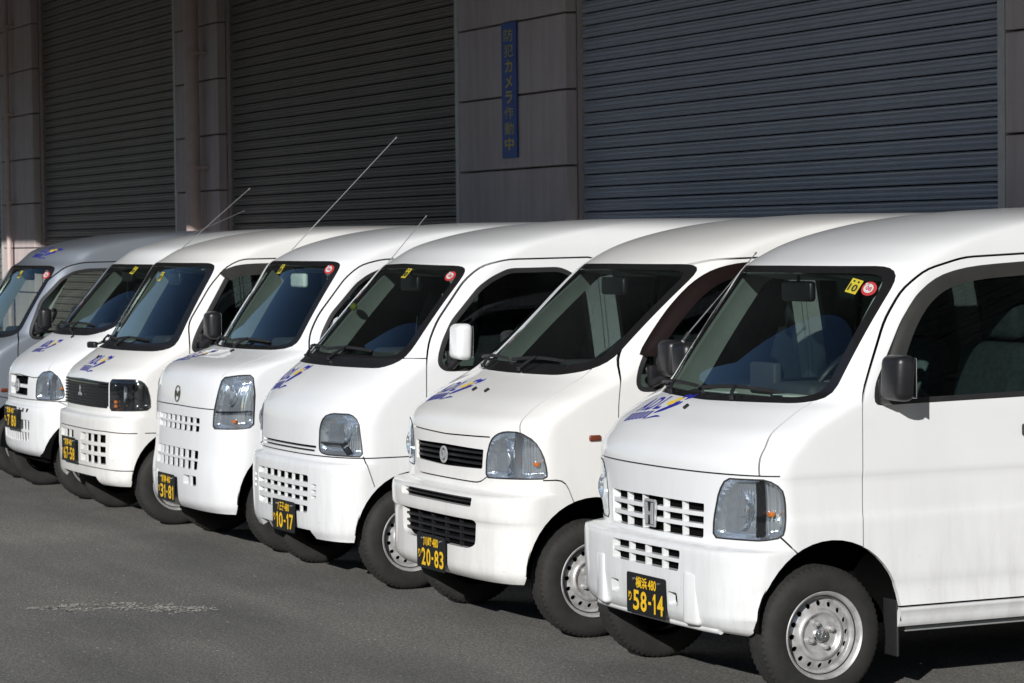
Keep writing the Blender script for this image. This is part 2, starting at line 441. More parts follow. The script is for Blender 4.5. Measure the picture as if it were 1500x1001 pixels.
def build_hull(rows, sub=4):
    """closed skin of the body: rings of plan outlines stacked from sill to roof; returns verts, faces"""
    ts=[0]
    for i in range(1,len(rows)):
        ts.append(ts[-1]+math.dist((rows[i][0],rows[i][1],rows[i][4]),(rows[i-1][0],rows[i-1][1],rows[i-1][4]))+.004)
    fine=[]
    for i in range(len(rows)-1):
        L=ts[i+1]-ts[i]; k=max(2,min(9,int(L/.022)))
        for j in range(k): fine.append(ts[i]+L*j/k)
    fine.append(ts[-1])
    V=[];rings=[]
    for t in fine:
        z,x0,a,n,w=[pchip(ts,[r[c] for r in rows],t) for c in range(5)]
        xr=2.93-.10*max(0,z-1.0)-.35*max(0,(z-1.84)/.09)**2; ar=.10
        half=[]
        NF=30
        for i in range(NF+1):
            th=math.pi/2*i/NF
            half.append((x0+a*(1-max(0,math.cos(th))**(2/n)), -w*math.sin(th)**(2/n)))
        half[-1]=(x0+a,-w)
        x1,x2=x0+a,xr-ar; NS=34
        for i in range(1,NS): half.append((x1+(x2-x1)*i/NS,-w))
        NR=7
        for i in range(NR+1):
            th=math.pi/2*i/NR
            half.append((x2+ar*math.sin(th)**(.7),-w+ar*0+(w*(1-max(0,math.cos(th))**(2/3.5)) if i<NR else w)))
        ring=[len(V)+i for i in range(2*len(half)-2)]
        for (x,y) in half: V.append((x,y,z))
        for (x,y) in half[-2:0:-1]: V.append((x,-y,z))
        rings.append(ring)
    F=[];M=len(rings[0])
    for a_,b_ in zip(rings,rings[1:]):
        for i in range(M):
            j=(i+1)%M; F.append((a_[i],a_[j],b_[j],b_[i]))
    top=rings[-1]; H=M//2
    for i in range(H):
        q=[top[i],top[i+1],top[(M-i-1)%M],top[(M-i)%M]]
        q=list(dict.fromkeys(q))
        if len(q)>2: F.append(tuple(q))
    return V,F

LOW={
'honda':[(0.275,-0.35,0.21,3.5,0.705),(0.29,-0.38,0.24,3.5,0.715),(0.33,-0.402,0.25,3.5,0.727),(0.345,-0.404,0.25,3.5,0.7365),(0.375,-0.407,0.26,3.5,0.733),(0.44,-0.412,0.26,3.5,0.73),(0.475,-0.412,0.26,3.5,0.7365),(0.575,-0.412,0.26,3.5,0.7375),(0.6,-0.406,0.26,3.5,0.7375),(0.612,-0.371,0.27,2.35,0.7375),(0.63,-0.366,0.26,2.35,0.7375),
  (0.715,-0.366,0.25,2.35,0.7375),(0.735,-0.366,0.25,2.35,0.7335),(0.8,-0.367,0.25,2.35,0.733),(0.872,-0.368,0.24,2.35,0.733),(0.89,-0.368,0.24,2.35,0.737),(0.92,-0.366,0.24,2.35,0.7375),(0.96,-0.352,0.24,2.35,0.7375),(1.0,-0.321,0.25,2.35,0.7375),(1.05,-0.27,0.25,2.5,0.7375),(1.1,-0.2,0.27,2.45,0.7375),(1.14,-0.14,0.29,2.4,0.737)],
'dai':[(0.26,-0.445,0.21,3.2,0.705),(0.275,-0.465,0.24,3.2,0.715),(0.31,-0.487,0.26,3.2,0.727),(0.45,-0.485,0.27,3.2,0.736),(0.525,-0.485,0.27,3.2,0.7365),(0.545,-0.497,0.27,3.2,0.7375),(0.62,-0.497,0.27,3.2,0.7375),(0.655,-0.48,0.26,3.2,0.7375),(0.667,-0.428,0.26,2.6,0.7375),(0.685,-0.42,0.25,2.6,0.7375),
  (0.8,-0.418,0.24,2.6,0.7375),(0.9,-0.414,0.23,2.6,0.7375),(0.95,-0.408,0.23,2.6,0.7375),(0.99,-0.385,0.23,2.6,0.7375),(1.03,-0.335,0.24,2.6,0.7375),(1.08,-0.265,0.25,2.5,0.7375),(1.14,-0.16,0.28,2.4,0.737)],
'suz':[(0.26,-0.428,0.21,3.2,0.705),(0.275,-0.438,0.24,3.2,0.715),(0.31,-0.456,0.26,3.2,0.727),(0.45,-0.463,0.27,3.2,0.736),(0.6,-0.46,0.27,3.2,0.7375),(0.66,-0.453,0.26,3.2,0.7375),(0.672,-0.434,0.26,2.6,0.7375),
  (0.8,-0.43,0.26,2.6,0.7375),(0.88,-0.425,0.26,2.6,0.7375),(0.94,-0.412,0.27,2.5,0.7375),(1.0,-0.375,0.28,2.5,0.7375),(1.06,-0.325,0.29,2.45,0.7375),(1.12,-0.255,0.3,2.4,0.7375),(1.16,-0.2,0.3,2.4,0.737)],
'maz':[(0.24,-0.455,0.21,3.2,0.705),(0.255,-0.47,0.24,3.2,0.715),(0.29,-0.49,0.25,3.2,0.727),(0.42,-0.497,0.25,3.2,0.736),(0.6,-0.49,0.26,2.7,0.7375),(0.74,-0.478,0.25,2.7,0.7375),
  (0.85,-0.472,0.24,2.7,0.7375),(0.96,-0.46,0.24,2.6,0.7375),(1.03,-0.442,0.25,2.5,0.7375),(1.075,-0.405,0.26,2.45,0.7375),(1.11,-0.33,0.27,2.4,0.737),(1.145,-0.22,0.28,2.4,0.737),(1.17,-0.15,0.29,2.4,0.737)],
'mit':[(0.26,-0.432,0.21,3.2,0.705),(0.275,-0.452,0.24,3.2,0.715),(0.31,-0.467,0.25,3.2,0.727),(0.45,-0.472,0.26,3.2,0.736),(0.62,-0.468,0.26,3.2,0.7375),(0.7,-0.46,0.25,3.2,0.7375),(0.712,-0.435,0.25,2.6,0.7375),
  (0.8,-0.43,0.24,2.6,0.7375),(0.9,-0.428,0.24,2.6,0.7375),(0.94,-0.42,0.24,2.6,0.7375),(0.99,-0.385,0.24,2.6,0.7375),(1.04,-0.325,0.25,2.5,0.7375),(1.09,-0.26,0.27,2.45,0.7375),(1.13,-0.2,0.29,2.4,0.737)],
'nis':[(0.3,-0.34,0.24,2.4,0.7),(0.315,-0.36,0.27,2.4,0.712),(0.35,-0.385,0.3,2.4,0.727),(0.45,-0.392,0.31,2.4,0.736),(0.6,-0.39,0.31,2.4,0.7375),(0.655,-0.378,0.3,2.4,0.7375),(0.667,-0.362,0.29,2.4,0.7375),
  (0.76,-0.358,0.28,2.4,0.7375),(0.86,-0.352,0.28,2.4,0.7375),(0.91,-0.338,0.28,2.4,0.7375),(0.96,-0.305,0.28,2.4,0.7375),(1.03,-0.22,0.28,2.4,0.7375),(1.1,-0.11,0.28,2.4,0.7375),(1.15,-0.04,0.29,2.4,0.737)],
'sil':[(0.26,-0.45,0.21,3.2,0.705),(0.275,-0.465,0.24,3.2,0.715),(0.31,-0.48,0.25,3.2,0.727),(0.45,-0.485,0.26,3.2,0.736),(0.6,-0.48,0.27,2.6,0.7375),(0.74,-0.465,0.26,2.6,0.7375),
  (0.86,-0.455,0.25,2.6,0.7375),(0.93,-0.435,0.25,2.6,0.7375),(0.98,-0.4,0.25,2.6,0.7375),(1.03,-0.34,0.26,2.5,0.7375),(1.09,-0.25,0.28,2.4,0.737)],
}
WS={'honda':(1.17,-.085,1.69,.27),'dai':(1.19,-.075,1.69,.47),'suz':(1.19,-.165,1.68,.26),'maz':(1.19,-.105,1.69,.215),'mit':(1.155,-.165,1.68,.155),'nis':(1.19,.025,1.665,.42),'sil':(1.125,-.19,1.65,.14)}

# ================================================================== VAN BUILDER
G = dict(body=0, hood=1, bumper=2, front_door=3, sliding_door=4, windscreen_seal=5, windscreen=6, window_seal=7, door_window=8,
         rear_window=9, gap=10, lamp_rim=11, lamp_lens=12, hole=13, cowl=14, grille_panel=15, roof=16)
X3, Y3 = Vector((1, 0, 0)), Vector((0, 1, 0))

def round_poly(pts, r, k=3):
    out = []; n = len(pts)
    for i in range(n):
        p = Vector(pts[i]); a = Vector(pts[i-1])-p; b = Vector(pts[(i+1) % n])-p
        ra = min(r, a.length*.45); rb = min(r, b.length*.45)
        A = p+a.normalized()*ra; B = p+b.normalized()*rb
        for j in range(k+1):
            t = j/k; out.append((A*(1-t)**2+p*2*t*(1-t)+B*t*t)[:])
    return out

class Body:
    def __init__(s, key):
        rows = body_rows(LOW[key], *WS[key]); s.V, s.F = build_hull(rows)
        s.V = [Vector(v) for v in s.V]
        s.bvh = BVHTree.FromPolygons(s.V, s.F)
        me = bpy.data.meshes.new('tmp'); me.from_pydata(s.V, [], s.F); me.update()
        s.N = [v.normal.copy() for v in me.vertices]
        s.bm = bmesh.new(); s.bm.from_mesh(me); bpy.data.meshes.remove(me)
        s.bm.normal_update()
        if sum((f.normal.dot(Vector(f.calc_center_median())-Vector((1.2, 0, 1))) > 0) for f in list(s.bm.faces)[::97]) < len(s.bm.faces)/97/2:
            bmesh.ops.reverse_faces(s.bm, faces=s.bm.faces[:]); s.bm.normal_update(); s.N = [-n for n in s.N]
        s.orig = {v: i for i, v in enumerate(s.bm.verts)}
        s.P = {k: {} for k in 'FNPR'}
        for f in s.bm.faces: s.classify(f)
    def classify(s, f):
        n = f.normal; c = f.calc_center_median()
        if n.x < -.10 and c.x < 1.0: s.P['F'][f] = 1
        if n.y < -.20: s.P['N'][f] = 1
        if n.y > .20: s.P['P'][f] = 1
        if n.x > .25 and c.x > 2: s.P['R'][f] = 1
    def vn(s, v):
        i = s.orig.get(v)
        return s.N[i] if i is not None else s.normal(v.co)
    def normal(s, p):
        co, n, i, d = s.bvh.find_nearest(p)
        f = s.F[i]; w = poly_3d_calc([s.V[k] for k in f], co); r = Vector((0, 0, 0))
        for k, ww in zip(f, w): r += s.N[k]*ww
        return r.normalized()
    def front(s, y, z, off=0.0):
        co, n, i, d = s.bvh.ray_cast(Vector((-3, y, z)), X3)
        if co is None: co = Vector((0, y, z))
        return co+s.normal(co)*off if off else co.copy()
    def side(s, x, z, sg=-1, off=0.0):
        co, n, i, d = s.bvh.ray_cast(Vector((x, 3*sg, z)), -Y3*sg)
        if co is None: co = Vector((x, sg*.7, z))
        return co+s.normal(co)*off if off else co.copy()
    def pool(s, view, box=None):
        d = s.P[view]
        for f in [f for f in d if not f.is_valid]: del d[f]
        if not box: return list(d)
        out = []
        for f in d:
            c = f.verts[0].co
            if box[0] < c.x < box[1] and box[2] < c.y < box[3] and box[4] < c.z < box[5]: out.append(f)
        return out
    def cut(s, pool, planes, gid, src):
        cand = []
        for f in dict.fromkeys(pool):
            if not f.is_valid or f.material_index not in src: continue
            vs_ = [v.co for v in f.verts]; ok = True
            for co, no in planes:
                if all((v-co).dot(no) > 1e-6 for v in vs_): ok = False; break
            if ok: cand.append(f)
        extra = []; s_known = set(cand)
        esplit, fsplit = bmesh.utils.edge_split, bmesh.utils.face_split
        for co, no in planes:
            if not cand: break
            D = {}
            def dist(v):
                if v not in D:
                    q = (v.co-co).dot(no); D[v] = 0.0 if abs(q) < 1e-5 else q
                return D[v]
            for e in dict.fromkeys(e for f in cand for e in f.edges):
                a, b = e.verts; da, db = dist(a), dist(b)
                if da*db < 0:
                    ne, nv = esplit(e, a, da/(da-db)); D[nv] = 0.0
            nxt = []
            for f in cand:
                vs_ = list(f.verts); ds = [dist(v) for v in vs_]
                if max(ds) <= 0: nxt.append(f); continue
                if min(ds) >= 0: extra.append(f); continue
                n = len(vs_); on = [i for i in range(n) if ds[i] == 0]; cut_ = None
                for i in range(n):
                    if ds[i] == 0 and ds[(i+1) % n] > 0:
                        j = (i+1) % n
                        while ds[j] > 0: j = (j+1) % n
                        if ds[j] == 0: cut_ = (i, j)
                if cut_ is None:
                    (nxt if sum(ds) < 0 else extra).append(f); continue
                try: nf, l = fsplit(f, vs_[cut_[0]], vs_[cut_[1]])
                except ValueError: nf = None
                for g in (f, nf):
                    if g is None: continue
                    (nxt if min(dist(v) for v in g.verts) < 0 else extra).append(g)
            cand = nxt
        for f in cand: f.material_index = gid
        start = s_known
        for f in extra+cand:
            if f.is_valid and f not in start: f.normal_update(); s.classify(f)
        pool.extend(extra)
        return cand
    def planes(s, pts, d, inset=0.0):
        """planes of a convex prism through 3D points, swept along d"""
        c = sum(pts, Vector())/len(pts); out = []
        for i in range(len(pts)):
            a, b = pts[i], pts[(i+1) % len(pts)]
            if (b-a).length < 1e-6: continue
            n = (b-a).cross(d)
            if n.length < 1e-9: continue
            n.normalize()
            if (c-a).dot(n) > 0: n = -n
            out.append((a-n*inset, n))
        return out
    def p3(s, pts, view):
        return [Vector((0, p[0], p[1])) if view in 'FR' else Vector((p[0], 0, p[1])) for p in pts]
    def region(s, pts, view, gids, insets=(), src=(0,), pool=None):
        """cut a convex outline; gids[0] outside ring, gids[1] after the first inset ..."""
        d = X3 if view in 'FR' else Y3; P = s.p3(pts, view)
        pool = s.pool(view) if pool is None else pool
        fs = s.cut(pool, s.planes(P, d), gids[0], src)
        for g, i in zip(gids[1:], insets):
            fs = s.cut(list(fs), s.planes(P, d, i), g, (gids[0],))
        return fs
    def band(s, line, view, w=.0065, src=(0,), gid=10):
        d = X3 if view in 'FR' else Y3; P = s.p3(line, view)
        lo = [min(p[k] for p in P)-.13 for k in range(3)]; hi = [max(p[k] for p in P)+.13 for k in range(3)]
        box = [-9, 9, lo[1], hi[1], lo[2], hi[2]] if view in 'FR' else [lo[0], hi[0], -9, 9, lo[2], hi[2]]
        pool = s.pool(view, box)
        for a, b in zip(P, P[1:]):
            t = (b-a).normalized(); n = t.cross(d).normalized()
            pl = [(a-t*w*.5, -t), (b+t*w*.5, t), (a+n*w/2, n), (a-n*w/2, -n)]
            s.cut(pool, pl, gid, src)
    def flood(s, seed, gid, src=0, lim=None):
        if not any(f.material_index == src for f in s.bm.faces): return
        best = min((f for f in s.bm.faces if f.material_index == src), key=lambda f: (f.calc_center_median()-seed).length)
        st = [best]; best.material_index = gid
        while st:
            f = st.pop()
            for e in f.edges:
                for g in e.link_faces:
                    if g.material_index == src and (lim is None or lim(g.calc_center_median())): g.material_index = gid; st.append(g)
    def emit(s, gids, name, mat, parent, lip=0.0, off=0.0, sel=None, smooth=True):
        fs = [f for f in s.bm.faces if f.material_index in gids and (sel is None or sel(f))]
        if not fs: return None
        vm = {}; verts = []; nrm = []; faces = []; nl = []
        for f in fs:
            idx = []
            for v in f.verts:
                if v not in vm:
                    n = s.vn(v); vm[v] = len(verts); verts.append(v.co+n*off); nrm.append(n)
                idx.append(vm[v])
            faces.append(idx)
        ns = len(faces)
        if lip:
            fset = set(fs); cache = {}
            for f in fs:
                for l in f.loops:
                    e = l.edge
                    if sum(1 for g in e.link_faces if g in fset) == 1:
                        a, b = vm[l.vert], vm[l.link_loop_next.vert]; q = []
                        for k in (a, b):
                            if k not in cache:
                                cache[k] = len(verts); verts.append(verts[k]-nrm[k]*lip); nrm.append(nrm[k])
                            q.append(cache[k])
                        faces.append([b, a, q[0], q[1]])
        me = bpy.data.meshes.new(name); me.from_pydata(verts, [], faces); me.update()
        loopn = []
        for i, p in enumerate(me.polygons):
            if i < ns: loopn += [nrm[v] for v in p.vertices]; p.use_smooth = True
            else: loopn += [p.normal.copy()]*len(p.vertices); p.use_smooth = True
        me.normals_split_custom_set(loopn)
        return link(name, me, parent, mat)

def mirror_y(pts): return [(-p[0], p[1]) for p in pts]

def rbox(name, c, s, mat, parent, r=.03, rot=None, seg=4):
    bm = bmesh.new(); add_box(bm, c, s, rot, r, seg); return obj(name, bm, mat, parent, True)

def strip_bar(B, a, b, w, depth, inset, n=10, z_dir=True):
    """box bar following the body skin between two (y,z) points"""
    bm = bmesh.new(); rings = []
    A, Bv = Vector((a[0], a[1])), Vector((b[0], b[1])); t = (Bv-A).normalized(); nn = Vector((-t.y, t.x))*w/2
    for i in range(n+1):
        p = A+(Bv-A)*i/n; x = B.front(p.x, p.y).x+inset
        rings.append([bm.verts.new(q) for q in ((x, p.x-nn.x, p.y-nn.y), (x, p.x+nn.x, p.y+nn.y), (x+depth, p.x+nn.x, p.y+nn.y), (x+depth, p.x-nn.x, p.y-nn.y))])
    for r1, r2 in zip(rings, rings[1:]):
        for k in range(4): bm.faces.new((r1[k], r1[(k+1) % 4], r2[(k+1) % 4], r2[k]))
    bm.faces.new(rings[0][::-1]); bm.faces.new(rings[-1]); bmesh.ops.recalc_face_normals(bm, faces=bm.faces[:])
    return bm

# ---- wheel (axis along y, outer face towards -y at y=0)
def wheel_meshes():
    R0, W = .268, .145
    prof = [(.150, .020), (.166, .006), (.172, .000), (.178, -.004), (.205, -.006), (.232, -.004), (.250, .004), (.259, .012), (.265, .022), (.2675, .032), (.2675, .046), (.262, .047), (.262, .051), (.268, .052),
            (.268, .069), (.262, .070), (.262, .075), (.268, .076), (.268, .093), (.262, .094), (.262, .098), (.2675, .099), (.2675, .113), (.265, .123), (.259, .133), (.240, .145), (.200, .148), (.168, .140)]
    bm = bmesh.new()
    def rf(r, k, pi):
        if 6 <= pi <= 9 or 22 <= pi <= 24: return r-(.0055 if k % 2 else 0)
        if 10 < pi < 22 and k % 4 == 0 and r > .265: return r-.003
        return r
    add_lathe(bm, prof, (0, 0, 0), 1, 128, rf)
    bmesh.ops.recalc_face_normals(bm, faces=bm.faces[:])
    tyre = mesh_of(bm, 'tyre', True)
    # rim barrel and flange
    bm = bmesh.new()
    add_lathe(bm, [(.163, .010), (.1715, -.002), (.1725, -.006), (.170, -.009), (.164, -.006), (.158, .004), (.155, .014), (.152, .030), (.149, .044), (.147, .046), (.145, .046)], (0, 0, 0), 1, 64)
    add_lathe(bm, [(.150, .046), (.150, .120)], (0, 0, 0), 1, 40)
    rim = mesh_of(bm, 'rim', True)
    # pierced disc
    bm = bmesh.new(); NH = 16; ri, ro, rc, hr = .104, .139, .1215, .0105
    def P(r, a):
        y = .046 if r > .1385 else (.034-.012*math.sin((r-.104)/.035*math.pi/2)+.0 if r < .1385 else .046)
        y = .030+.016*max(0, (r-.104)/.035)**2
        return Vector((r*math.cos(a), y, r*math.sin(a)))
    da = 2*math.pi/NH; grid = {}
    def gv(r, a):
        k = (round(r, 5), round((a % (2*math.pi)), 5) % round(2*math.pi, 5))
        if k not in grid: grid[k] = bm.verts.new(P(r, a))
        return grid[k]
    for i in range(NH):
        a = i*da; outer = []
        for (r, o) in ((ri, -.5), (ri, 0), (ri, .5), (rc, .5), (ro, .5), (ro, 0), (ro, -.5), (rc, -.5)): outer.append(gv(r, a+o*da))
        hv = []; hv2 = []
        for k in range(16):
            th = math.radians(-135)+2*math.pi*k/16
            rr = rc+hr*math.sin(th); aa = a+hr*math.cos(th)/rc
            # order to match outer: start inner-left
            p = P(rr, aa); hv.append(bm.verts.new(p)); hv2.append(bm.verts.new(p+Vector((0, .008, 0))))
        for k in range(8):
            o1, o2 = outer[k], outer[(k+1) % 8]; h1, hm, h2 = hv[2*k], hv[2*k+1], hv[(2*k+2) % 16]
            bm.faces.new((o1, o2, h2, hm, h1))
        for k in range(16): bm.faces.new((hv[k], hv[(k+1) % 16], hv2[(k+1) % 16], hv2[k]))
    seg = 64
    add_lathe(bm, [(.1465, .0465), (.139, .046)], (0, 0, 0), 1, seg)
    add_lathe(bm, [(.104, .030), (.100, .022), (.094, .017), (.088, .016), (.083, .019), (.078, .028), (.072, .033), (.062, .034), (.045, .033), (.0, .033)], (0, 0, 0), 1, seg)
    bmesh.ops.recalc_face_normals(bm, faces=bm.faces[:])
    disc = mesh_of(bm, 'wheel_disc', True)
    bm = bmesh.new(); add_lathe(bm, [(.029, .034), (.029, .018), (.026, .013), (.020, .0115), (0.0, .0115)], (0, 0, 0), 1, 32)
    add_lathe(bm, [(.019, .0112), (.019, .0095), (.016, .0095), (.016, .0112)], (0, 0, 0), 1, 24); add_box(bm, (0, .0105, 0), (.026, .002, .006))
    cap = mesh_of(bm, 'hub_cap', True)
    bm = bmesh.new(); add_lathe(bm, [(.0115, .036), (.0115, .012), (.008, .006), (0, .004)], (0, 0, 0), 1, 6); add_lathe(bm, [(.016, .035), (.015, .028), (.011, .026)], (0, 0, 0), 1, 16)
    nut = mesh_of(bm, 'lug_nut', True)
    bm = bmesh.new(); add_lathe(bm, [(.149, .075), (0, .075)], (0, 0, 0), 1, 32); drum = mesh_of(bm, 'brake_drum')
    for m, k in ((tyre, 'tyre_rubber'), (rim, 'wheel_steel'), (disc, 'wheel_steel'), (cap, 'chrome'), (nut, 'wheel_steel'), (drum, 'dark_cavity')): m.materials.append(MATS[k])
    return tyre, rim, disc, cap, nut, drum
WM = wheel_meshes()
def wheel(parent, x, side, y=.7225):
    w = bpy.data.objects.new('wheel', None); COL.objects.link(w); w.parent = parent; w.location = (x, side*y, .268)
    if side > 0: w.rotation_euler = (0, 0, math.pi)
    w.rotation_euler.y = random.uniform(0, 6)
    for n_, m in zip(('tyre', 'rim', 'wheel_disc', 'hub_cap', 'brake_drum'), (WM[0], WM[1], WM[2], WM[3], WM[5])): link(n_, m, w)
    for k in range(4):
        o = link('lug_nut', WM[4], w); a = math.pi/4+k*math.pi/2; o.location = (.050*math.cos(a), 0, .050*math.sin(a))

def plate(B, parent, y, z, top, small, big, proud=.012, gap=False):
    x = B.front(y, z).x-proud; e1 = B.front(y-.12, z); e2 = B.front(y+.12, z)
    ang = math.atan2(e2.x-e1.x, .24)
    p = bpy.data.objects.new('number_plate', None); COL.objects.link(p); p.parent = parent; p.location = (x, y, z)
    p.rotation_euler = (0, 0, -ang)
    bm = bmesh.new(); pts = round_poly([(-.165, -.0825), (.165, -.0825), (.165, .0825), (-.165, .0825)], .012)
    f = bm.faces.new([bm.verts.new((0, a, b)) for a, b in pts]); r = bmesh.ops.extrude_face_region(bm, geom=[f])
    bmesh.ops.translate(bm, verts=[g for g in r['geom'] if isinstance(g, bmesh.types.BMVert)], vec=(.003, 0, 0)); bmesh.ops.recalc_face_normals(bm, faces=bm.faces[:])
    obj('plate_board', bm, 'plate_black', p)
    bm = bmesh.new(); fn = lambda u, v: (-.0012, -u, v)
    # u to the right as read by somebody facing the van: local y runs to the reader's left
    add_flat(bm, fit_text(top[0], -.085, .024, .012, .070, True), fn)
    add_flat(bm, fit_text(top[1], .020, .026, .088, .067, True), fn)
    add_flat(bm, fit_text(small, -.148, -.035, -.122, .005, True), fn)
    u0, u1 = -.108, .150
    wd = []; 
    for ch in big: wd.append({'1': .5, '-': .55, ' ': .45, '・': .4}.get(ch, 1.0))
    tot = sum(wd)+.22*(len(big)-1); u = u0; sc = (u1-u0)/tot
    for ch, w_ in zip(big, wd):
        w1 = w_*sc
        if ch == '-': add_flat(bm, ([(u+w1*.1, -.034), (u+w1*.9, -.034), (u+w1*.9, -.022), (u+w1*.1, -.022)], [(0, 1, 2, 3)]), fn)
        elif ch == '・': add_flat(bm, ([(u+w1*.2, -.034), (u+w1*.8, -.034), (u+w1*.8, -.022), (u+w1*.2, -.022)], [(0, 1, 2, 3)]), fn)
        elif ch == '1': add_flat(bm, ([(u+w1*.42, -.068), (u+w1*.92, -.068), (u+w1*.92, .014), (u+w1*.50, .014), (u+w1*.02, -.004), (u+w1*.02, -.016), (u+w1*.42, -.006)], [(0, 1, 2, 3, 4, 5, 6)]), fn)
        elif ch != ' ': add_flat(bm, fit_text(ch, u, -.068, u+w1, .014, True), fn)
        u += w1+.22*sc
    obj('plate_lettering', bm, 'plate_yellow', p)
    for s_ in (-1, 1):
        bm = bmesh.new(); add_lathe(bm, [(.006, 0), (.005, -.003), (0, -.004)], (-.001, 0, 0), 1, 10)
        bmesh.ops.rotate(bm, verts=bm.verts[:], cent=(0, 0, 0), matrix=Matrix.Rotation(-math.pi/2, 3, 'Z')); bmesh.ops.translate(bm, verts=bm.verts[:], vec=(-.001, s_*.105, .058)); obj('screw', bm, 'satin_chrome', p)
    return p

def logo(B, parent, org, u, v, size):
    """company mark: three slim letters, a striped bar, a leaping figure of brush strokes and a swoosh"""
    o, u, v = Vector(org), Vector(u).normalized(), Vector(v).normalized(); n = u.cross(v)
    if n.x > 0 and n.z < 0: n = -n
    def fn(a, b):
        p = o+u*(a*size)+v*(b*size*.54)
        co, nn, i, d = B.bvh.find_nearest(p)
        return co+B.normal(co)*.0018
    bm = bmesh.new(); sh = .16
    sk = lambda S: ([(x+y*sh, y) for x, y in S[0]], S[1])
    for ch, a, b in (('A', .02, .16), ('D', .19, .36), ('L', .40, .54)):
        add_flat(bm, sk(fit_text(ch, a, .38, b, .86, True)), fn)
    k = 6
    for i in range(k): # striped bar of tiny unreadable characters
        a = .0+.092*i
        for q in (((a, .06), (a+.062, .06), (a+.062, .10), (a, .10)), ((a, .10), (a+.022, .10), (a+.022, .30), (a, .30)), ((a+.040, .10), (a+.062, .10), (a+.062, .26), (a+.040, .26)), ((a, .27), (a+.062, .27), (a+.062, .31), (a, .31))):
            add_flat(bm, sk(([(x, y) for x, y in q], [(0, 1, 2, 3)])), fn)
    def stroke(pts, w):
        for (x1, y1, w1), (x2, y2, w2) in zip([(p[0], p[1], w*p[2]) for p in pts], [(p[0], p[1], w*p[2]) for p in pts][1:]):
            d = Vector((x2-x1, y2-y1)).normalized(); q = Vector((-d.y, d.x))
            add_flat(bm, ([(x1-q.x*w1, y1-q.y*w1), (x2-q.x*w2, y2-q.y*w2), (x2+q.x*w2, y2+q.y*w2), (x1+q.x*w1, y1+q.y*w1)], [(0, 1, 2, 3)]), fn)
    stroke([(.62, .22, .3), (.70, .30, 1), (.80, .40, 1.1), (.88, .56, .9), (.92, .62, .3)], .050)
    stroke([(.76, .30, .3), (.84, .42, 1), (.95, .52, .8), (.98, .60, .3)], .042)
    stroke([(.86, .74, .3), (.90, .86, 1), (.97, .84, 1.1), (1.02, .74, .9), (1.10, .82, .3)], .050)
    stroke([(.97, .66, .3), (1.03, .76, 1), (1.10, .90, .3)], .040)
    stroke([(.50, .02, .1), (.62, .06, .6), (.74, .10, 1), (.84, .08, .3)], .034)
    l = obj('logo_print', bm, 'logo_blue', parent)
    bm = bmesh.new()
    for cx, cy, r in ((.76, .58, .085), (.84, .70, .06)):
        pts = [(cx+r*1.0*math.cos(t*.5236), cy+r*1.1*math.sin(t*.5236)) for t in range(12)]; add_flat(bm, (pts, [tuple(range(12))]), fn)
    obj('yellow_disc', bm, 'logo_yellow', l)

def lamp(B, parent, pts, side, mat_rim='black_rubber', amber=None, bowl=None, divider=None, extra=None):
    """headlamp cut into the skin: dark rim, clear lens, reflector bucket, bowl, bulb"""
    m = 1 if side < 0 else -1
    Q = [Vector(p) for p in pts]; P = []
    for i, p in enumerate(Q):
        a, b = Q[i-1], Q[(i+1) % len(Q)]
        P += [p.lerp(a, min(.25, .018/(p-a).length)), p.lerp(b, min(.25, .018/(p-b).length))]
    P = [Vector((p.x, p.y*m, p.z)) for p in P]
    d = Vector((.75, .66*m, 0)).normalized()
    # the near side has y<0, so inwards is +y
    xs = [p.x for p in P]; ys = [p.y for p in P]; zs = [p.z for p in P]
    pool = [f for f in B.bm.faces if (f.normal.x < -.1 or f.normal.y*m < -.3)]
    pool = [f for f in pool if f.calc_center_median().x < .2 and f.calc_center_median().y*m < 0]
    fs = B.cut(pool, B.planes(P, d), 11, (0,))
    B.cut(list(fs), B.planes(P, d, .006), 12, (11,))

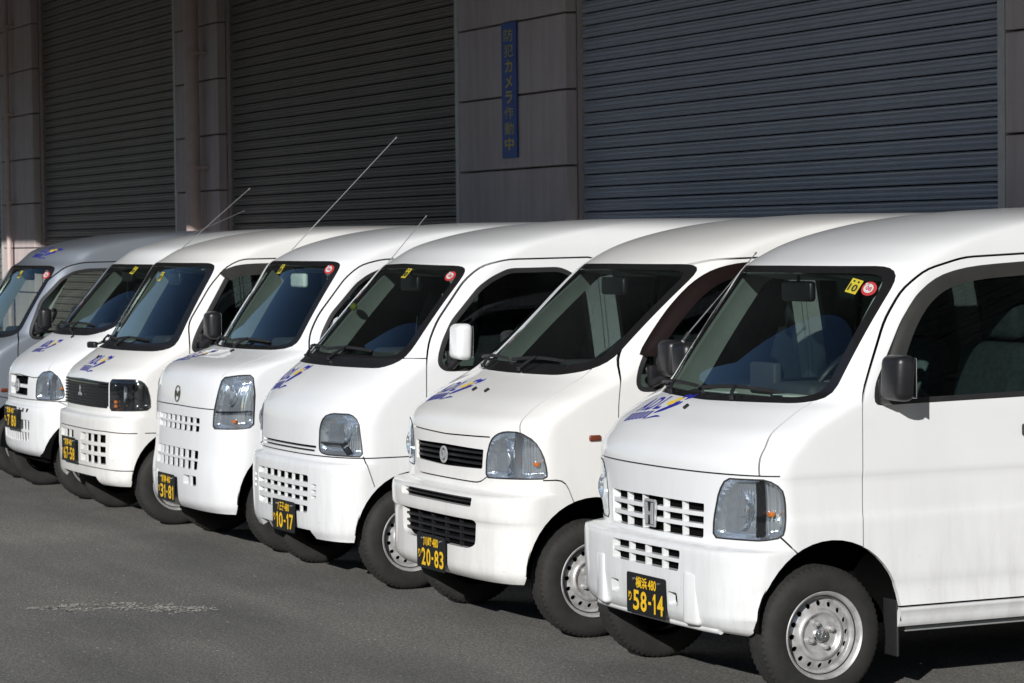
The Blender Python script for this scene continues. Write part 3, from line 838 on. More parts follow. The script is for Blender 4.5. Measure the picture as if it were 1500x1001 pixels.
def finish_lamp(B, parent, side, amber, bowl, divider, style):
    m = 1 if side < 0 else -1
    sel = lambda f: f.calc_center_median().y*m < 0
    hl = bpy.data.objects.new('headlight', None); COL.objects.link(hl); hl.parent = parent
    B.emit([11], 'lamp_seal', 'black_rubber', hl, lip=.02, off=.001, sel=sel)
    B.emit([12], 'lens', 'lamp_glass', hl, off=.002, sel=sel)
    # bucket
    fs = [f for f in B.bm.faces if f.material_index == 12 and sel(f)]
    c = sum((f.calc_center_median() for f in fs), Vector())/len(fs)
    fset = set(fs); vm = {}; verts = []; faces = []
    for f in fs:
        q = []
        for v in f.verts:
            if v not in vm:
                n = B.normal(v.co); p = v.co-n*.045; p = Vector((p.x, c.y+(p.y-c.y)*.90, c.z+(p.z-c.z)*.88)); vm[v] = len(verts); verts.append(p)
            q.append(vm[v])
        faces.append(q)
    cache = {}
    for f in fs:
        for l in f.loops:
            if sum(1 for g in l.edge.link_faces if g in fset) == 1:
                a, b = l.vert, l.link_loop_next.vert
                for k in (a, b):
                    if k not in cache: cache[k] = len(verts); verts.append(k.co-B.normal(k.co)*.003)
                faces.append([cache[a], cache[b], vm[b], vm[a]])
    me = bpy.data.meshes.new('reflector'); me.from_pydata(verts, [], faces); me.update()
    for p in me.polygons: p.use_smooth = True
    link('reflector', me, hl, style.get('bucket', 'lamp_reflector'))
    for (y, z, r) in bowl:
        x = B.front(y*m*1.0 if abs(y) < .72 else .72*m, z).x
        bm = bmesh.new(); prof = [(r, -.0), (r*.98, .004), (r*.86, .018), (r*.6, .036), (r*.3, .046), (.012, .048)]
        add_lathe(bm, prof, (0, 0, 0), 1, 28)
        bmesh.ops.rotate(bm, verts=bm.verts[:], cent=(0, 0, 0), matrix=Matrix.Rotation(-math.pi/2, 3, 'Z'))
        ang = .30*m
        bmesh.ops.rotate(bm, verts=bm.verts[:], cent=(0, 0, 0), matrix=Matrix.Rotation(ang, 3, 'Z'))
        bmesh.ops.translate(bm, verts=bm.verts[:], vec=(x+.034, y*m, z)); obj('bowl', bm, 'lamp_reflector', hl, True)
        bm = bmesh.new(); add_tube(bm, [(x+.085, y*m, z), (x+.046, y*m, z)], .011, 10); obj('bulb', bm, 'satin_chrome', hl, True)
    for (y, z) in amber:
        cp = B.front(y*m, z, -.032); bm = bmesh.new(); add_box(bm, cp, (.022, .035, .022), bev=.008); obj('amber_bulb', bm, 'amber', hl, True)
    for ((y1, z1), (y2, z2), w, mt) in divider:
        bm = strip_bar(B, (y1*m, z1), (y2*m, z2), w, .035, .006, 8); obj('divider', bm, mt, hl)

def mirror(parent, side, x, y, z, w, h, mat, arm_x, arm_z):
    mg = bpy.data.objects.new('door_mirror', None); COL.objects.link(mg); mg.parent = parent
    bm = bmesh.new(); add_box(bm, (0, 0, 0), (.085, w, h), bev=.032, seg=4)
    for v in bm.verts:
        k = (v.co.x+.04)/.085; v.co.y *= 1-.10*(1-k); v.co.z *= 1-.07*(1-k)
        v.co.y += side*.006*math.sin(v.co.z/h*3)
    bmesh.ops.transform(bm, matrix=Matrix.Translation((x, side*y, z)), verts=bm.verts[:])
    obj('mirror_housing', bm, mat, mg, True)
    rbox('mirror_glass', (x+.044, side*y, z), (.004, w*.86, h*.84), 'chrome', mg, .0015)
    bm = bmesh.new(); add_tube(bm, [(arm_x, side*.70, arm_z), (arm_x-.005, side*.755, arm_z-.012), (x+.01, side*(y-w*.3), z-h*.46)], .021, 10); add_box(bm, (arm_x+.01, side*.738, arm_z+.02), (.07, .03, .10), bev=.012)
    obj('mirror_arm', bm, 'black_plastic', mg, True)

def interior(B, parent, cfg):
    zb, xb, zt, xt = WS[cfg['key']]
    cab = bpy.data.objects.new('cabin', None); COL.objects.link(cab); cab.parent = parent
    B.emit([0, 1, 3, 4, 10, 16], 'headlining', 'cabin_trim', cab, off=-.042, sel=lambda f: (lambda c: c.z > (zb-.03 if c.x < xb+.25 else .68))(f.calc_center_median()))
    bm = bmesh.new(); add_box(bm, (1.45, 0, .47), (2.6, .86, .04)); add_box(bm, (1.22, 0, .50), (1.50, 1.36, .03)); obj('cabin_floor', bm, 'cabin_dark', cab)
    bm = bmesh.new()
    # dashboard: stepped top that follows the base of the windscreen
    ys = [-.64+1.28*i/14 for i in range(15)]; prof = lambda xf: [(xf+.03, zb-.035), (xf+.16, zb-.012), (.20+xb+.10, zb-.02), (.28+xb+.10, zb-.09), (.27+xb+.10, zb-.22), (.36+xb, .76), (.30+xb, .70)]
    rg = []
    for y in ys:
        xf = B.front(y, zb).x; rg.append([bm.verts.new((x, y, z)) for x, z in prof(xf)])
    for a, b in zip(rg, rg[1:]):
        for k in range(len(a)-1): bm.faces.new((a[k], b[k], b[k+1], a[k+1]))
    obj('dashboard', bm, cfg.get('dash', 'cabin_dark'), cab, True)
    xs = xb+.42
    rbox('meter_hood', (xb+.27, -.33, zb+.01), (.20, .34, .09), 'cabin_dark', cab, .035)
    sw = bpy.data.objects.new('steering_wheel', None); COL.objects.link(sw); sw.parent = cab
    bm = bmesh.new(); rot = Matrix.Rotation(R(-32), 3, 'Y'); c = Vector((xs, -.33, zb+.035)); tilt = R(38)
    ring = []
    for i in range(33):
        a = 2*math.pi*i/32; l = Vector((math.sin(tilt)*math.sin(a)*.185, math.cos(a)*.185, math.cos(tilt)*math.sin(a)*.185)); ring.append(c+l)
    add_tube(bm, ring, .0145, 8)
    for a in (R(200), R(340), R(270)):
        l = Vector((math.sin(tilt)*math.sin(a), math.cos(a), math.cos(tilt)*math.sin(a))); add_tube(bm, [c+Vector((-.02, 0, .01)), c+l*.18], .014, 6)
    add_tube(bm, [c, c+Vector((-.16, 0, -.14))], .03, 8); obj('wheel_rim', bm, cfg.get('wheel_col', 'black_plastic'), sw, True)
    for y in (-.33, .33):
        st = bpy.data.objects.new('seat', None); COL.objects.link(st); st.parent = cab
        mt = cfg.get('seat', 'seat_cloth'); xo = xb+.62
        rbox('cushion', (xo+.22, y, .76), (.48, .46, .15), mt, st, .05)
        rbox('backrest', (xo+.52, y, 1.08), (.14, .45, .58), mt, st, .055, Matrix.Rotation(R(14), 3, 'Y').to_euler())
        rbox('headrest', (xo+.60, y, 1.46), (.09, .26, .17), mt, st, .04)
    mz = 1.585; mx = B.front(0, mz).x+.14
    rbox('rear_view_mirror', (mx, cfg.get('mir_y', 0), mz), (.035, .235, .085), cfg.get('mir', 'black_plastic'), cab, .016)
    bm = bmesh.new(); add_tube(bm, [(mx, cfg.get('mir_y', 0), mz+.02), (mx+.0, 0, mz+.09)], .008, 6); obj('mirror_stem', bm, 'black_plastic', cab)
    for s_ in (-1, 1):
        bm = bmesh.new(); rr = []
        for k in range(13):
            z = zb-.02+(zt-zb+.03)*k/12; p = B.front(s_*(.628-.075*k/12), z, -.035); q = p+Vector((.15-.03*k/12, s_*.018, 0)); q2 = q+Vector((.01, s_*.06, 0))
            rr.append([bm.verts.new(p+Vector((-.0, s_*.03, 0))), bm.verts.new(p), bm.verts.new(q), bm.verts.new(q2)])
        for a, b in zip(rr, rr[1:]):
            for k in range(3): bm.faces.new((a[k], a[k+1], b[k+1], b[k]))
        obj('pillar_trim', bm, 'cabin_trim', cab, True)
    for s_ in (-1, 1):
        bm = bmesh.new(); y = s_*.30
        add_box(bm, (B.front(y, zt-.02).x+.20, y, zt-.045), (.22, .42, .012), Matrix.Rotation(R(8), 3, 'Y').to_euler(), .004, 1); obj('sun_visor', bm, 'cabin_trim', cab)

def wipers(B, parent, lines):
    for (ya, za), (yb, zb_), (yp, zp) in lines:
        w = bpy.data.objects.new('wiper', None); COL.objects.link(w); w.parent = parent
        bm = bmesh.new(); n = 8; pts = [B.front(ya+(yb-ya)*i/n, za+(zb_-za)*i/n+.012*math.sin(math.pi*i/n), .014) for i in range(n+1)]
        add_tube(bm, pts, .0085, 6); obj('wiper_blade', bm, 'black_rubber', w, True)
        mid = B.front((ya+yb)/2, (za+zb_)/2+.012, .026); pv = B.front(yp, zp, .012)
        bm = bmesh.new(); add_tube(bm, [pv, (pv+mid)/2+Vector((-.008, 0, -.002)), mid], .010, 6, .006); add_tube(bm, [pv-Vector((0, 0, .01)), pv+Vector((-.004, 0, .008))], .012, 8); obj('wiper_arm', bm, 'black_plastic', w, True)

def arch_poly(cx, cz, r):
    return [(cx+r*math.cos(a), cz+r*math.sin(a)) for a in [math.pi*k/22 for k in range(23)]]+[(cx-r, .05), (cx+r, .05)]

def print_on(B, parent, name, mat, shape, org, u, v, size, off=.003):
    o, u, v = Vector(org), Vector(u).normalized(), Vector(v).normalized(); n = u.cross(v)
    bm = bmesh.new()
    def fn(a, b):
        p = o+u*(a*size)+v*(b*size); co, nn, i, d = B.bvh.find_nearest(p); return co+B.normal(co)*off
    for s_ in shape: add_flat(bm, s_, fn)
    return obj(name, bm, mat, parent)

def disc(cx, cy, r, n=20, ry=None):
    return ([(cx+r*math.cos(6.2832*k/n), cy+(ry or r)*math.sin(6.2832*k/n)) for k in range(n)], [tuple(range(n))])
def quad(x0, y0, x1, y1): return ([(x0, y0), (x1, y0), (x1, y1), (x0, y1)], [(0, 1, 2, 3)])

def stickers(B, parent, yellow, red):
    """inspection sticker and round sticker on the glass; (y,z) of their centres"""
    for pos, kind in ((yellow, 'y'), (red, 'r')):
        if not pos: continue
        c = B.front(*pos, .003); n = B.normal(c); u = Vector((0, -1, 0)); u = (u-n*u.dot(n)).normalized(); v = n.cross(u) if n.cross(u).z > 0 else -n.cross(u)
        if kind == 'y':
            o = print_on(B, parent, 'yellow_sticker', 'yellow_print', [quad(-.5, -.6, .5, .6)], c, u, v, .056)
            bm = bmesh.new()
            for s_ in (fit_text('10', -.38, -.45, .38, .15, True), disc(-.2, .38, .09, 8), disc(.2, .38, .09, 8)):
                add_flat(bm, s_, lambda a, b: c+u*(a*.056)+v*(b*.056)+n*.0025)
            obj('sticker_number', bm, 'black_print', o)
        else:
            o = print_on(B, parent, 'round_sticker', 'red_print', [disc(0, 0, .5)], c, u, v, .066)
            bm = bmesh.new()
            for s_ in (disc(-.02, .0, .33, 14), quad(-.36, .18, -.10, .30)): add_flat(bm, s_, lambda a, b: c+u*(a*.066)+v*(b*.066)+n*.0022)
            obj('sticker_field', bm, 'white_print', o)
            bm = bmesh.new(); add_flat(bm, fit_text('08', -.2, -.15, .2, .14, True), lambda a, b: c+u*(a*.066)+v*(b*.066)+n*.0032); obj('sticker_number', bm, 'red_print', o)

def side_crease(B): pass

def visor(B, parent, side, pts, w, mat):
    bm = bmesh.new(); rows = []
    n = len(pts); cx = sum(p[0] for p in pts)/n; cz = min(p[1] for p in pts)
    for i, (x, z) in enumerate(pts):
        a = Vector(pts[max(i-1, 0)]); b = Vector(pts[min(i+1, n-1)]); d = (b-a).normalized(); q = Vector((d.y, -d.x))
        if q.y > 0 and abs(d.y) < .2: q = -q
        ww = w*(.35 if i == 0 else 1.0)
        rows.append([bm.verts.new(B.side(x+q.x*ww*t-(0), z+q.y*ww*t, side, o)) for t, o in ((-.12, .004), (.1, .014), (.5, .021), (1.0, .024), (1.0, .020))])
    for r1, r2 in zip(rows, rows[1:]):
        for k in range(4): bm.faces.new((r1[k], r2[k], r2[k+1], r1[k+1]))
    obj('window_visor', bm, mat, parent, True)

def resample(pts, step=.05):
    out = [pts[0]]
    for a, b in zip(pts, pts[1:]):
        L = math.dist(a, b); k = max(1, int(L/step))
        for i in range(1, k+1): out.append((a[0]+(b[0]-a[0])*i/k, a[1]+(b[1]-a[1])*i/k))
    return out

def smooth_line(pts, r=.05):
    out = [pts[0]]
    for i in range(1, len(pts)-1):
        p = Vector(pts[i]); a = Vector(pts[i-1])-p; b = Vector(pts[i+1])-p
        A = p+a.normalized()*min(r, a.length*.45); B_ = p+b.normalized()*min(r, b.length*.45)
        for j in range(4):
            t = j/3; out.append((A*(1-t)**2+p*2*t*(1-t)+B_*t*t)[:])
    out.append(pts[-1]); return out

SIDE_WIN = [[(1.235, 1.14), (1.215, 1.655), (1.98, 1.655), (2.0, 1.14)], [(2.14, 1.14), (2.11, 1.65), (2.60, 1.64), (2.72, 1.14)]]

def build_van(c):
    key = c['key']; zb, xb, zt, xt = WS[key]
    B = Body(key); bm = B.bm
    root = thing('van', (c['X'], c['Y'], 0), R(90), c['label'], 'van', 'vans parked side by side in a row')
    wb = c.get('wb', 2.40)
    # wheel arches
    for x0, dz in ((c['arch'][0], 0), (wb, 0)):
        ap = arch_poly(x0, c['arch'][1], c['arch'][2])
        pl = [f for f in bm.faces if abs(f.calc_center_median().y) > .42 and f.calc_center_median().z < .85]
        B.cut(pl, B.planes(B.p3(ap, 'N'), Y3), 13, (0,))
    for poly in c.get('notch', []): B.region(poly, 'F', (13,))
    # glass
    B.region(round_poly(c['ws'], .05), 'F', (5,))
    B.region(round_poly(c['wsg'], .055), 'F', (6,), src=(5,))
    if 'cowl' in c: B.region(c['cowl'], 'F', (14,), src=(5,))
    B.region(round_poly([(-.56, 1.20), (-.50, 1.64), (.50, 1.64), (.56, 1.20)], .06), 'R', (7, 9), (.02,))
    for v in ('N', 'P'):
        pool = B.pool(v)
        B.region(round_poly(c['dw'], c.get('dwr', .035)), v, (7, 8), (c.get('seal', .022),), pool=pool)
        for w in SIDE_WIN: B.region(round_poly(w, .05), v, (7, 9), (.02,), pool=B.pool(v, (1.1, 2.9, -1, 1, 1, 1.8)))
    for sd in (-1, 1): lamp(B, root, c['lamp'], sd)
    for g in c['grilles']: B.region(round_poly(g['poly'], g.get('r', .012), 2), 'F', (15 if g.get('panel') else 17,))
    for line, v in c['bands']:
        B.band(smooth_line(line) if len(line) > 2 else line, v, c.get('gapw', .0065))
        if v == 'F': B.band(smooth_line(mirror_y(line)) if len(line) > 2 else mirror_y(line), v, c.get('gapw', .0065))
    fx = c['door']
    B.band(smooth_line(fx+[(1.13, c.get('dtop', 1.71)), (1.135, .357), (.25, .357)]), 'N', .009); B.band(smooth_line(fx+[(1.13, c.get('dtop', 1.71)), (1.135, .357), (.25, .357)]), 'P', .009)
    sl = [(1.16, .357), (1.155, c.get('dtop', 1.71)), (2.06, c.get('dtop', 1.71)), (2.065, .60), (2.065, .357), (1.16, .357)]
    for v in ('N', 'P'): B.band(smooth_line(sl), v, .0075)
    LIM = {'hood': lambda p: abs(p.y) < .668 and p.z < zb+.06 and p.x < xb+.16, 'bumper': lambda p: p.x < -.085 and p.z < .905}
    for nm, sd in c['seeds'].items(): B.flood(B.front(*sd), G[nm], lim=LIM[nm])
    for s_ in (-1, 1):
        B.flood(B.side(.75, .8, s_), 3, lim=lambda p: fx[0][0]-.02 < p.x < 1.135 and p.y*s_ > .3 and p.z < 1.75); B.flood(B.side(1.6, .8, s_), 4, lim=lambda p: 1.15 < p.x < 2.07 and p.y*s_ > .3)
    P = c['paint']
    B.emit([0], 'body', P, root, lip=.022)
    B.emit([1], 'hood', P, root, lip=.015)
    B.emit([2], 'bumper', c.get('bpaint', P), root, lip=c.get('blip', .035))
    sel = {-1: lambda f: f.calc_center_median().y < 0, 1: lambda f: f.calc_center_median().y > 0}
    for s_ in (-1, 1):
        d = B.emit([3], 'front_door', P, root, lip=.02, sel=sel[s_])
        sdr = B.emit([4], 'sliding_door', P, root, lip=.02, sel=sel[s_])
        hx = c.get('handle', 1.0)
        for xx, pr in ((hx, d), (1.28, sdr)):
            hd = bpy.data.objects.new('door_handle', None)
            o = rbox('door_handle', B.side(xx, 1.03, s_, .012), (.115, .028, .05), c.get('handle_mat', 'black_plastic'), pr, .010)
            bpy.data.objects.remove(hd)
    B.emit([10], 'panel_gap', 'dark_cavity', root, off=-.014)
    B.emit([5], 'windscreen_seal', 'gloss_black', root, lip=.012, off=.001)
    B.emit([14], 'cowl_panel', 'black_plastic', root, lip=.012, off=.001)
    B.emit([6], 'windscreen', 'windscreen_glass', root)
    B.emit([7], 'window_seal', 'black_rubber', root, lip=.02, off=.0015)
    for s_ in (-1, 1):
        B.emit([8], 'door_window', c.get('sglass', 'side_glass'), root, off=-.004, sel=sel[s_])
        for lo, hi in ((1.1, 2.05), (2.05, 2.8)):
            B.emit([9], 'side_window', c.get('sglass', 'side_glass'), root, off=-.004, sel=lambda f: sel[s_](f) and lo < f.calc_center_median().x < hi and abs(f.normal.y) > .3)
    B.emit([9], 'rear_window', 'side_glass', root, off=-.004, sel=lambda f: f.normal.x > .3 and abs(f.normal.y) < .3)
    B.emit([15], 'grille_panel', 'gloss_black', root, lip=.02, off=-.002)
    B.emit([17], 'grille_cavity', 'dark_cavity', root, off=-.040)
    for sd in (-1, 1): finish_lamp(B, root, sd, c['amber'], c['bowl'], c['divider'], c.get('lstyle', {}))
    for (a, b, w, dep, ins, mt, nm) in c['bars']:
        obj(nm, strip_bar(B, a, b, w, dep, ins), P if mt == 'P' else mt, root)
    interior(B, root, c)
    if c.get('wipers'): wipers(B, root, c['wipers'])
    # chassis
    bmx = bmesh.new(); add_box(bmx, (1.30, 0, .33), (3.15, .92, .15)); add_box(bmx, (1.22, 0, .30), (1.50, 1.30, .09)); add_box(bmx, (-.22, 0, .36), (.16, 1.0, .14)); obj('underbody', bmx, 'dark_cavity', root)
    for x0 in (c['arch'][0], wb):
        for s_ in (-1, 1):
            bmx = bmesh.new(); r = c['arch'][2]+.004; a0 = c['arch'][1]; r1 = []; r2_ = []
            aa = math.asin((.30-a0)/r)
            for k in range(25):
                a = aa+(math.pi-2*aa)*k/24; r1.append(bmx.verts.new((x0+r*math.cos(a), s_*.725, a0+r*math.sin(a)))); r2_.append(bmx.verts.new((x0+r*math.cos(a), s_*.44, a0+r*math.sin(a))))
            for k in range(24): bmx.faces.new((r1[k], r1[k+1], r2_[k+1], r2_[k]))
            bmx.faces.new(r2_); obj('wheel_arch_liner', bmx, 'dark_cavity', root, True)
    for x0 in (0, wb):
        wheel(root, x0, -1); wheel(root, x0, 1)
    for s_ in (-1, 1):
        bmx = bmesh.new(); add_box(bmx, (1.22, s_*.640, .256), (1.62, .05, .022), bev=.006); obj('sill_flange', bmx, 'grey_plastic', root)
    if 'plate' in c: plate(B, root, *c['plate'])
    if 'mirror' in c:
        for s_ in (-1, 1):
            if s_ == 1 and not c.get('far_mirror', True): continue
            m = c['mirror']; mirror(root, s_, *m)
    for ln in c.get('visor', []):
        for s_ in (-1, 1): visor(B, root, s_, resample(smooth_line(ln[0], .12), .03), ln[1], ln[2])
    if 'logo' in c: logo(B, root, *c['logo'])
    stickers(B, root, c.get('ysticker'), c.get('rsticker'))
    if 'antenna' in c:
        a = c['antenna']; bmx = bmesh.new(); p0 = Vector(a[0]); p1 = Vector(a[1])
        add_tube(bmx, [p0, p0+(p1-p0)*.35], .0035, 6); add_tube(bmx, [p0+(p1-p0)*.34, p1], .0022, 6); add_tube(bmx, [p1-(p1-p0).normalized()*.012, p1], .004, 6)
        add_tube(bmx, [p0-(p1-p0).normalized()*.05+Vector((0, -.012, 0)), p0], .008, 6); obj('antenna', bmx, 'satin_chrome', root, True)
    if 'nozzle' in c:
        for s_ in c.get('nozzle_sides', (1,)):
            q = B.front(c['nozzle'][0]*s_, c['nozzle'][1]); n = B.normal(q); bmx = bmesh.new(); add_box(bmx, q+n*.006, (.028, .014, .012), n.to_track_quat('Z', 'X').to_euler(), .004); obj('washer_nozzle', bmx, 'black_plastic', root)
    if 'marker' in c:
        for s_ in (-1, 1):
            q = B.side(*c['marker'], s_, .004); o = rbox('side_marker', q, (.058, .016, .028), 'dark_amber', root, .0075)
    if 'extra' in c: c['extra'](B, root, c)
    bm.free(); return root

# ---- emblems (all on y = 0 of the nose)
def flat_badge(B, root, shapes, y, z, size, mat, thick=.006, off=.004):
    g = B.front(y, z); n = B.normal(g); u = Vector((0, -1, 0)); u = (u-n*u.dot(n)).normalized(); v = n.cross(u); v = v if v.z > 0 else -v
    bm = bmesh.new()
    for s_ in shapes: add_flat(bm, s_, lambda a, b: g+u*a*size+v*b*size+n*off)
    r = bmesh.ops.extrude_face_region(bm, geom=bm.faces[:]); bmesh.ops.translate(bm, verts=[x for x in r['geom'] if isinstance(x, bmesh.types.BMVert)], vec=n*thick)
    bmesh.ops.recalc_face_normals(bm, faces=bm.faces[:]); return obj('badge', bm, mat, root)
def ring_shape(r0, r1, n=28, ry=1.0):
    v = [(r*math.cos(6.2832*k/n), r*ry*math.sin(6.2832*k/n)) for r in (r0, r1) for k in range(n)]
    return v, [(k, (k+1) % n, n+(k+1) % n, n+k) for k in range(n)]

def bar_grid(y1, y2, z1, z2, nh, nv, hh, vw, dep=.03, ins=.004, hm='P', skew=0):
    out = []
    for i in range(1, nh+1):
        z = z1+(z2-z1)*i/(nh+1); out.append(((y1, z), (y2, z), hh, dep, ins, hm, 'grille_bar'))
    for j in range(1, nv+1):
        y = y1+(y2-y1)*j/(nv+1); out.append(((y, z1), (y, z2), vw, dep-.006, ins+.004, hm, 'grille_bar'))
    return out

def ex_honda(B, root, c):
    sh = [([(-.44, -.62), (.44, -.62), (.56, .50), (.46, .64), (-.46, .64), (-.56, .50)], [(0, 1, 2, 3, 4, 5)])]
    flat_badge(B, root, sh, 0, .700, .088, 'badge_silver', .008, .0)
    sh = [([(-.37, -.53), (.37, -.53), (.47, .47), (.38, .54), (-.38, .54), (-.47, .47)], [(0, 1, 2, 3, 4, 5)])]
    flat_badge(B, root, sh, 0, .700, .088, 'gloss_black', .002, .0075)
    sh = [([(-.36, -.5), (-.16, -.5), (-.12, -.08), (.12, -.08), (.16, -.5), (.36, -.5), (.42, .5), (.22, .5), (.14, .08), (-.14, .08), (-.22, .5), (-.42, .5)], [(0, 1, 2, 9, 10, 11), (2, 3, 8, 9), (3, 4, 5, 6, 7, 8)])]
    flat_badge(B, root, sh, 0, .700, .088, 'badge_silver', .004, .0085)
    # over-riders: shallow raised pads on the bumper, tow-eye lip
    for s_ in (-1, 1):
        rbox('bumper_pad', B.front(s_*.385, .40, -.016), (.045, .10, .215), c['paint'], root, .018, Matrix.Rotation(-s_*.16, 3, 'Z').to_euler(), 3)
    bm = bmesh.new(); add_tube(bm, [B.front(y, .285, -.01)+Vector((0, 0, -.008)) for y in (-.52, -.49, -.46, -.42, -.2, 0, .2, .42, .5)], .016, 10); obj('bumper_lip', bm, c['paint'], root, True)
    for s_ in (-1, 1):
        rbox('mud_flap', (.352, s_*.655, .29), (.012, .10, .27), 'black_rubber', root, .005)
    # things on the dashboard
    rbox('navigation_unit', (xyz := (WS['honda'][1]+.20, -.10, 1.235)), (.04, .20, .13), 'cabin_dark', root, .012)
    rbox('paper_strip', (WS['honda'][1]+.12, .13, 1.172), (.05, .20, .008), 'paper', root, .003)
    rbox('notebook', (WS['honda'][1]+.16, -.42, 1.178), (.12, .20, .012), 'paper', root, .003)

def ex_dai(B, root, c):
    flat_badge(B, root, [ring_shape(.36, .5)], 0, .808, .080, 'badge_silver', .006, .004)
    flat_badge(B, root, [([(-.26, -.30), (.04, -.30), (.26, -.10), (.26, .12), (.04, .30), (-.26, .30), (-.12, .02)], [(0, 1, 2, 3, 4, 5, 6)])], 0, .808, .068, 'badge_silver', .004, .005)
def ex_suz(B, root, c):
    # feather ornament, thin aerial and a ball on the pillar inside the cabin
    f = bpy.data.objects.new('ornament', None); COL.objects.link(f); f.parent = root
    bm = bmesh.new(); o = Vector((.34, -.36, 1.40))
    for a, L in ((-.6, .07), (-.3, .10), (0, .13), (.28, .11), (.55, .07)):
        d = Vector((0, -math.sin(a), math.cos(a))); q = Vector((0, math.cos(a), math.sin(a)))
        vs_ = [bm.verts.new(o+p) for p in (Vector((0, 0, 0)), d*L*.5+q*.011, d*L, d*L*.5-q*.011)]; bm.faces.new(vs_)
    r = bmesh.ops.extrude_face_region(bm, geom=bm.faces[:]); bmesh.ops.translate(bm, verts=[x for x in r['geom'] if isinstance(x, bmesh.types.BMVert)], vec=(.004, 0, 0)); obj('feather', bm, 'feather', f)
    bm = bmesh.new(); add_tube(bm, [(.14, -.44, 1.23), (.22, -.30, 1.41)], .0022, 5); obj('ornament_rod', bm, 'satin_chrome', f)
    bm = bmesh.new(); bmesh.ops.create_uvsphere(bm, u_segments=16, v_segments=10, radius=.022, matrix=Matrix.Translation((.17, .50, 1.45))); obj('green_ball', bm, 'ball_green', root, True)
def ex_maz(B, root, c):
    flat_badge(B, root, [ring_shape(.43, .5, 30, 1.0)], 0, .917, .100, 'gloss_black', .003, .002)
    w = [(-.42, .16), (-.25, .22), (-.10, .0), (0, -.12), (.10, .0), (.25, .22), (.42, .16)]; lo = [(-.36, -.28), (-.22, -.10), (-.10, -.18), (0, -.30), (.10, -.18), (.22, -.10), (.36, -.28)]
    v = []; fcs = []
    pts = [(-.34, -.28), (-.25, .16), (0, -.16), (.25, .16), (.34, -.28)]
    for (x1, y1), (x2, y2) in zip(pts, pts[1:]):
        d = Vector((x2-x1, y2-y1)).normalized(); q = Vector((-d.y, d.x))*.045
        k = len(v); v += [(x1-q.x, y1-q.y), (x2-q.x, y2-q.y), (x2+q.x, y2+q.y), (x1+q.x, y1+q.y)]; fcs.append((k, k+1, k+2, k+3))
    flat_badge(B, root, [(v, fcs)], 0, .917, .100, 'gloss_black', .003, .0025)
def ex_mit(B, root, c):
    sh = []
    for a in (90, 210, 330):
        d = Vector((math.cos(R(a)), math.sin(R(a)))); q = Vector((-d.y, d.x))
        sh.append(([(0, 0), tuple(d*.26+q*.15), tuple(d*.52), tuple(d*.26-q*.15)], [(0, 1, 2, 3)]))
    flat_badge(B, root, sh, 0, .845, .085, 'badge_silver', .006, .006)
    for s_ in (-1, 1):
        bm = bmesh.new(); pts = [B.front(s_*.625+.028*math.cos(t*.2618), .495+.065*math.sin(t*.2618), .0005) for t in range(25)]
        add_tube(bm, pts, .003, 6); obj('fog_lamp_cover', bm, c['paint'], root, True)
    # round under-mirror on the far corner of the bonnet
    bm = bmesh.new(); q = B.front(.60, 1.10)+Vector((.06, -.03, 0)); add_tube(bm, [q+Vector((.12, -.02, .07)), q+Vector((0, .03, .05)), q+Vector((-.06, .06, .03))], .009, 8)
    add_box(bm, q+Vector((-.07, .065, .03)), (.035, .10, .045), Matrix.Rotation(.3, 3, 'Z').to_euler(), .014, 3); obj('under_mirror', bm, 'black_plastic', root, True)
    bm = bmesh.new()
    for i, ch in enumerate('株式会社'):
        z1 = 1.60-i*.085; add_flat(bm, fit_text(ch, 1.03, z1-.068, 1.10, z1), lambda x, z: B.side(x, z, -1, .003))
    obj('company_lettering', bm, 'black_print', root)
def ex_nis(B, root, c):
    flat_badge(B, root, [ring_shape(.33, .5)], 0, .800, .095, 'badge_silver', .008, .004)
    flat_badge(B, root, [quad(-.56, -.11, .56, .11)], 0, .800, .095, 'badge_silver', .008, .006)
def ex_none(B, root, c): pass

# ================================================================== THE SEVEN VANS
def sym(pts):
    """closed convex outline from its y<=0 half (bottom centre first, going outwards and up)"""
    return [tuple(p) for p in pts]+[(-p[0], p[1]) for p in pts[::-1] if abs(p[0]) > 1e-6]

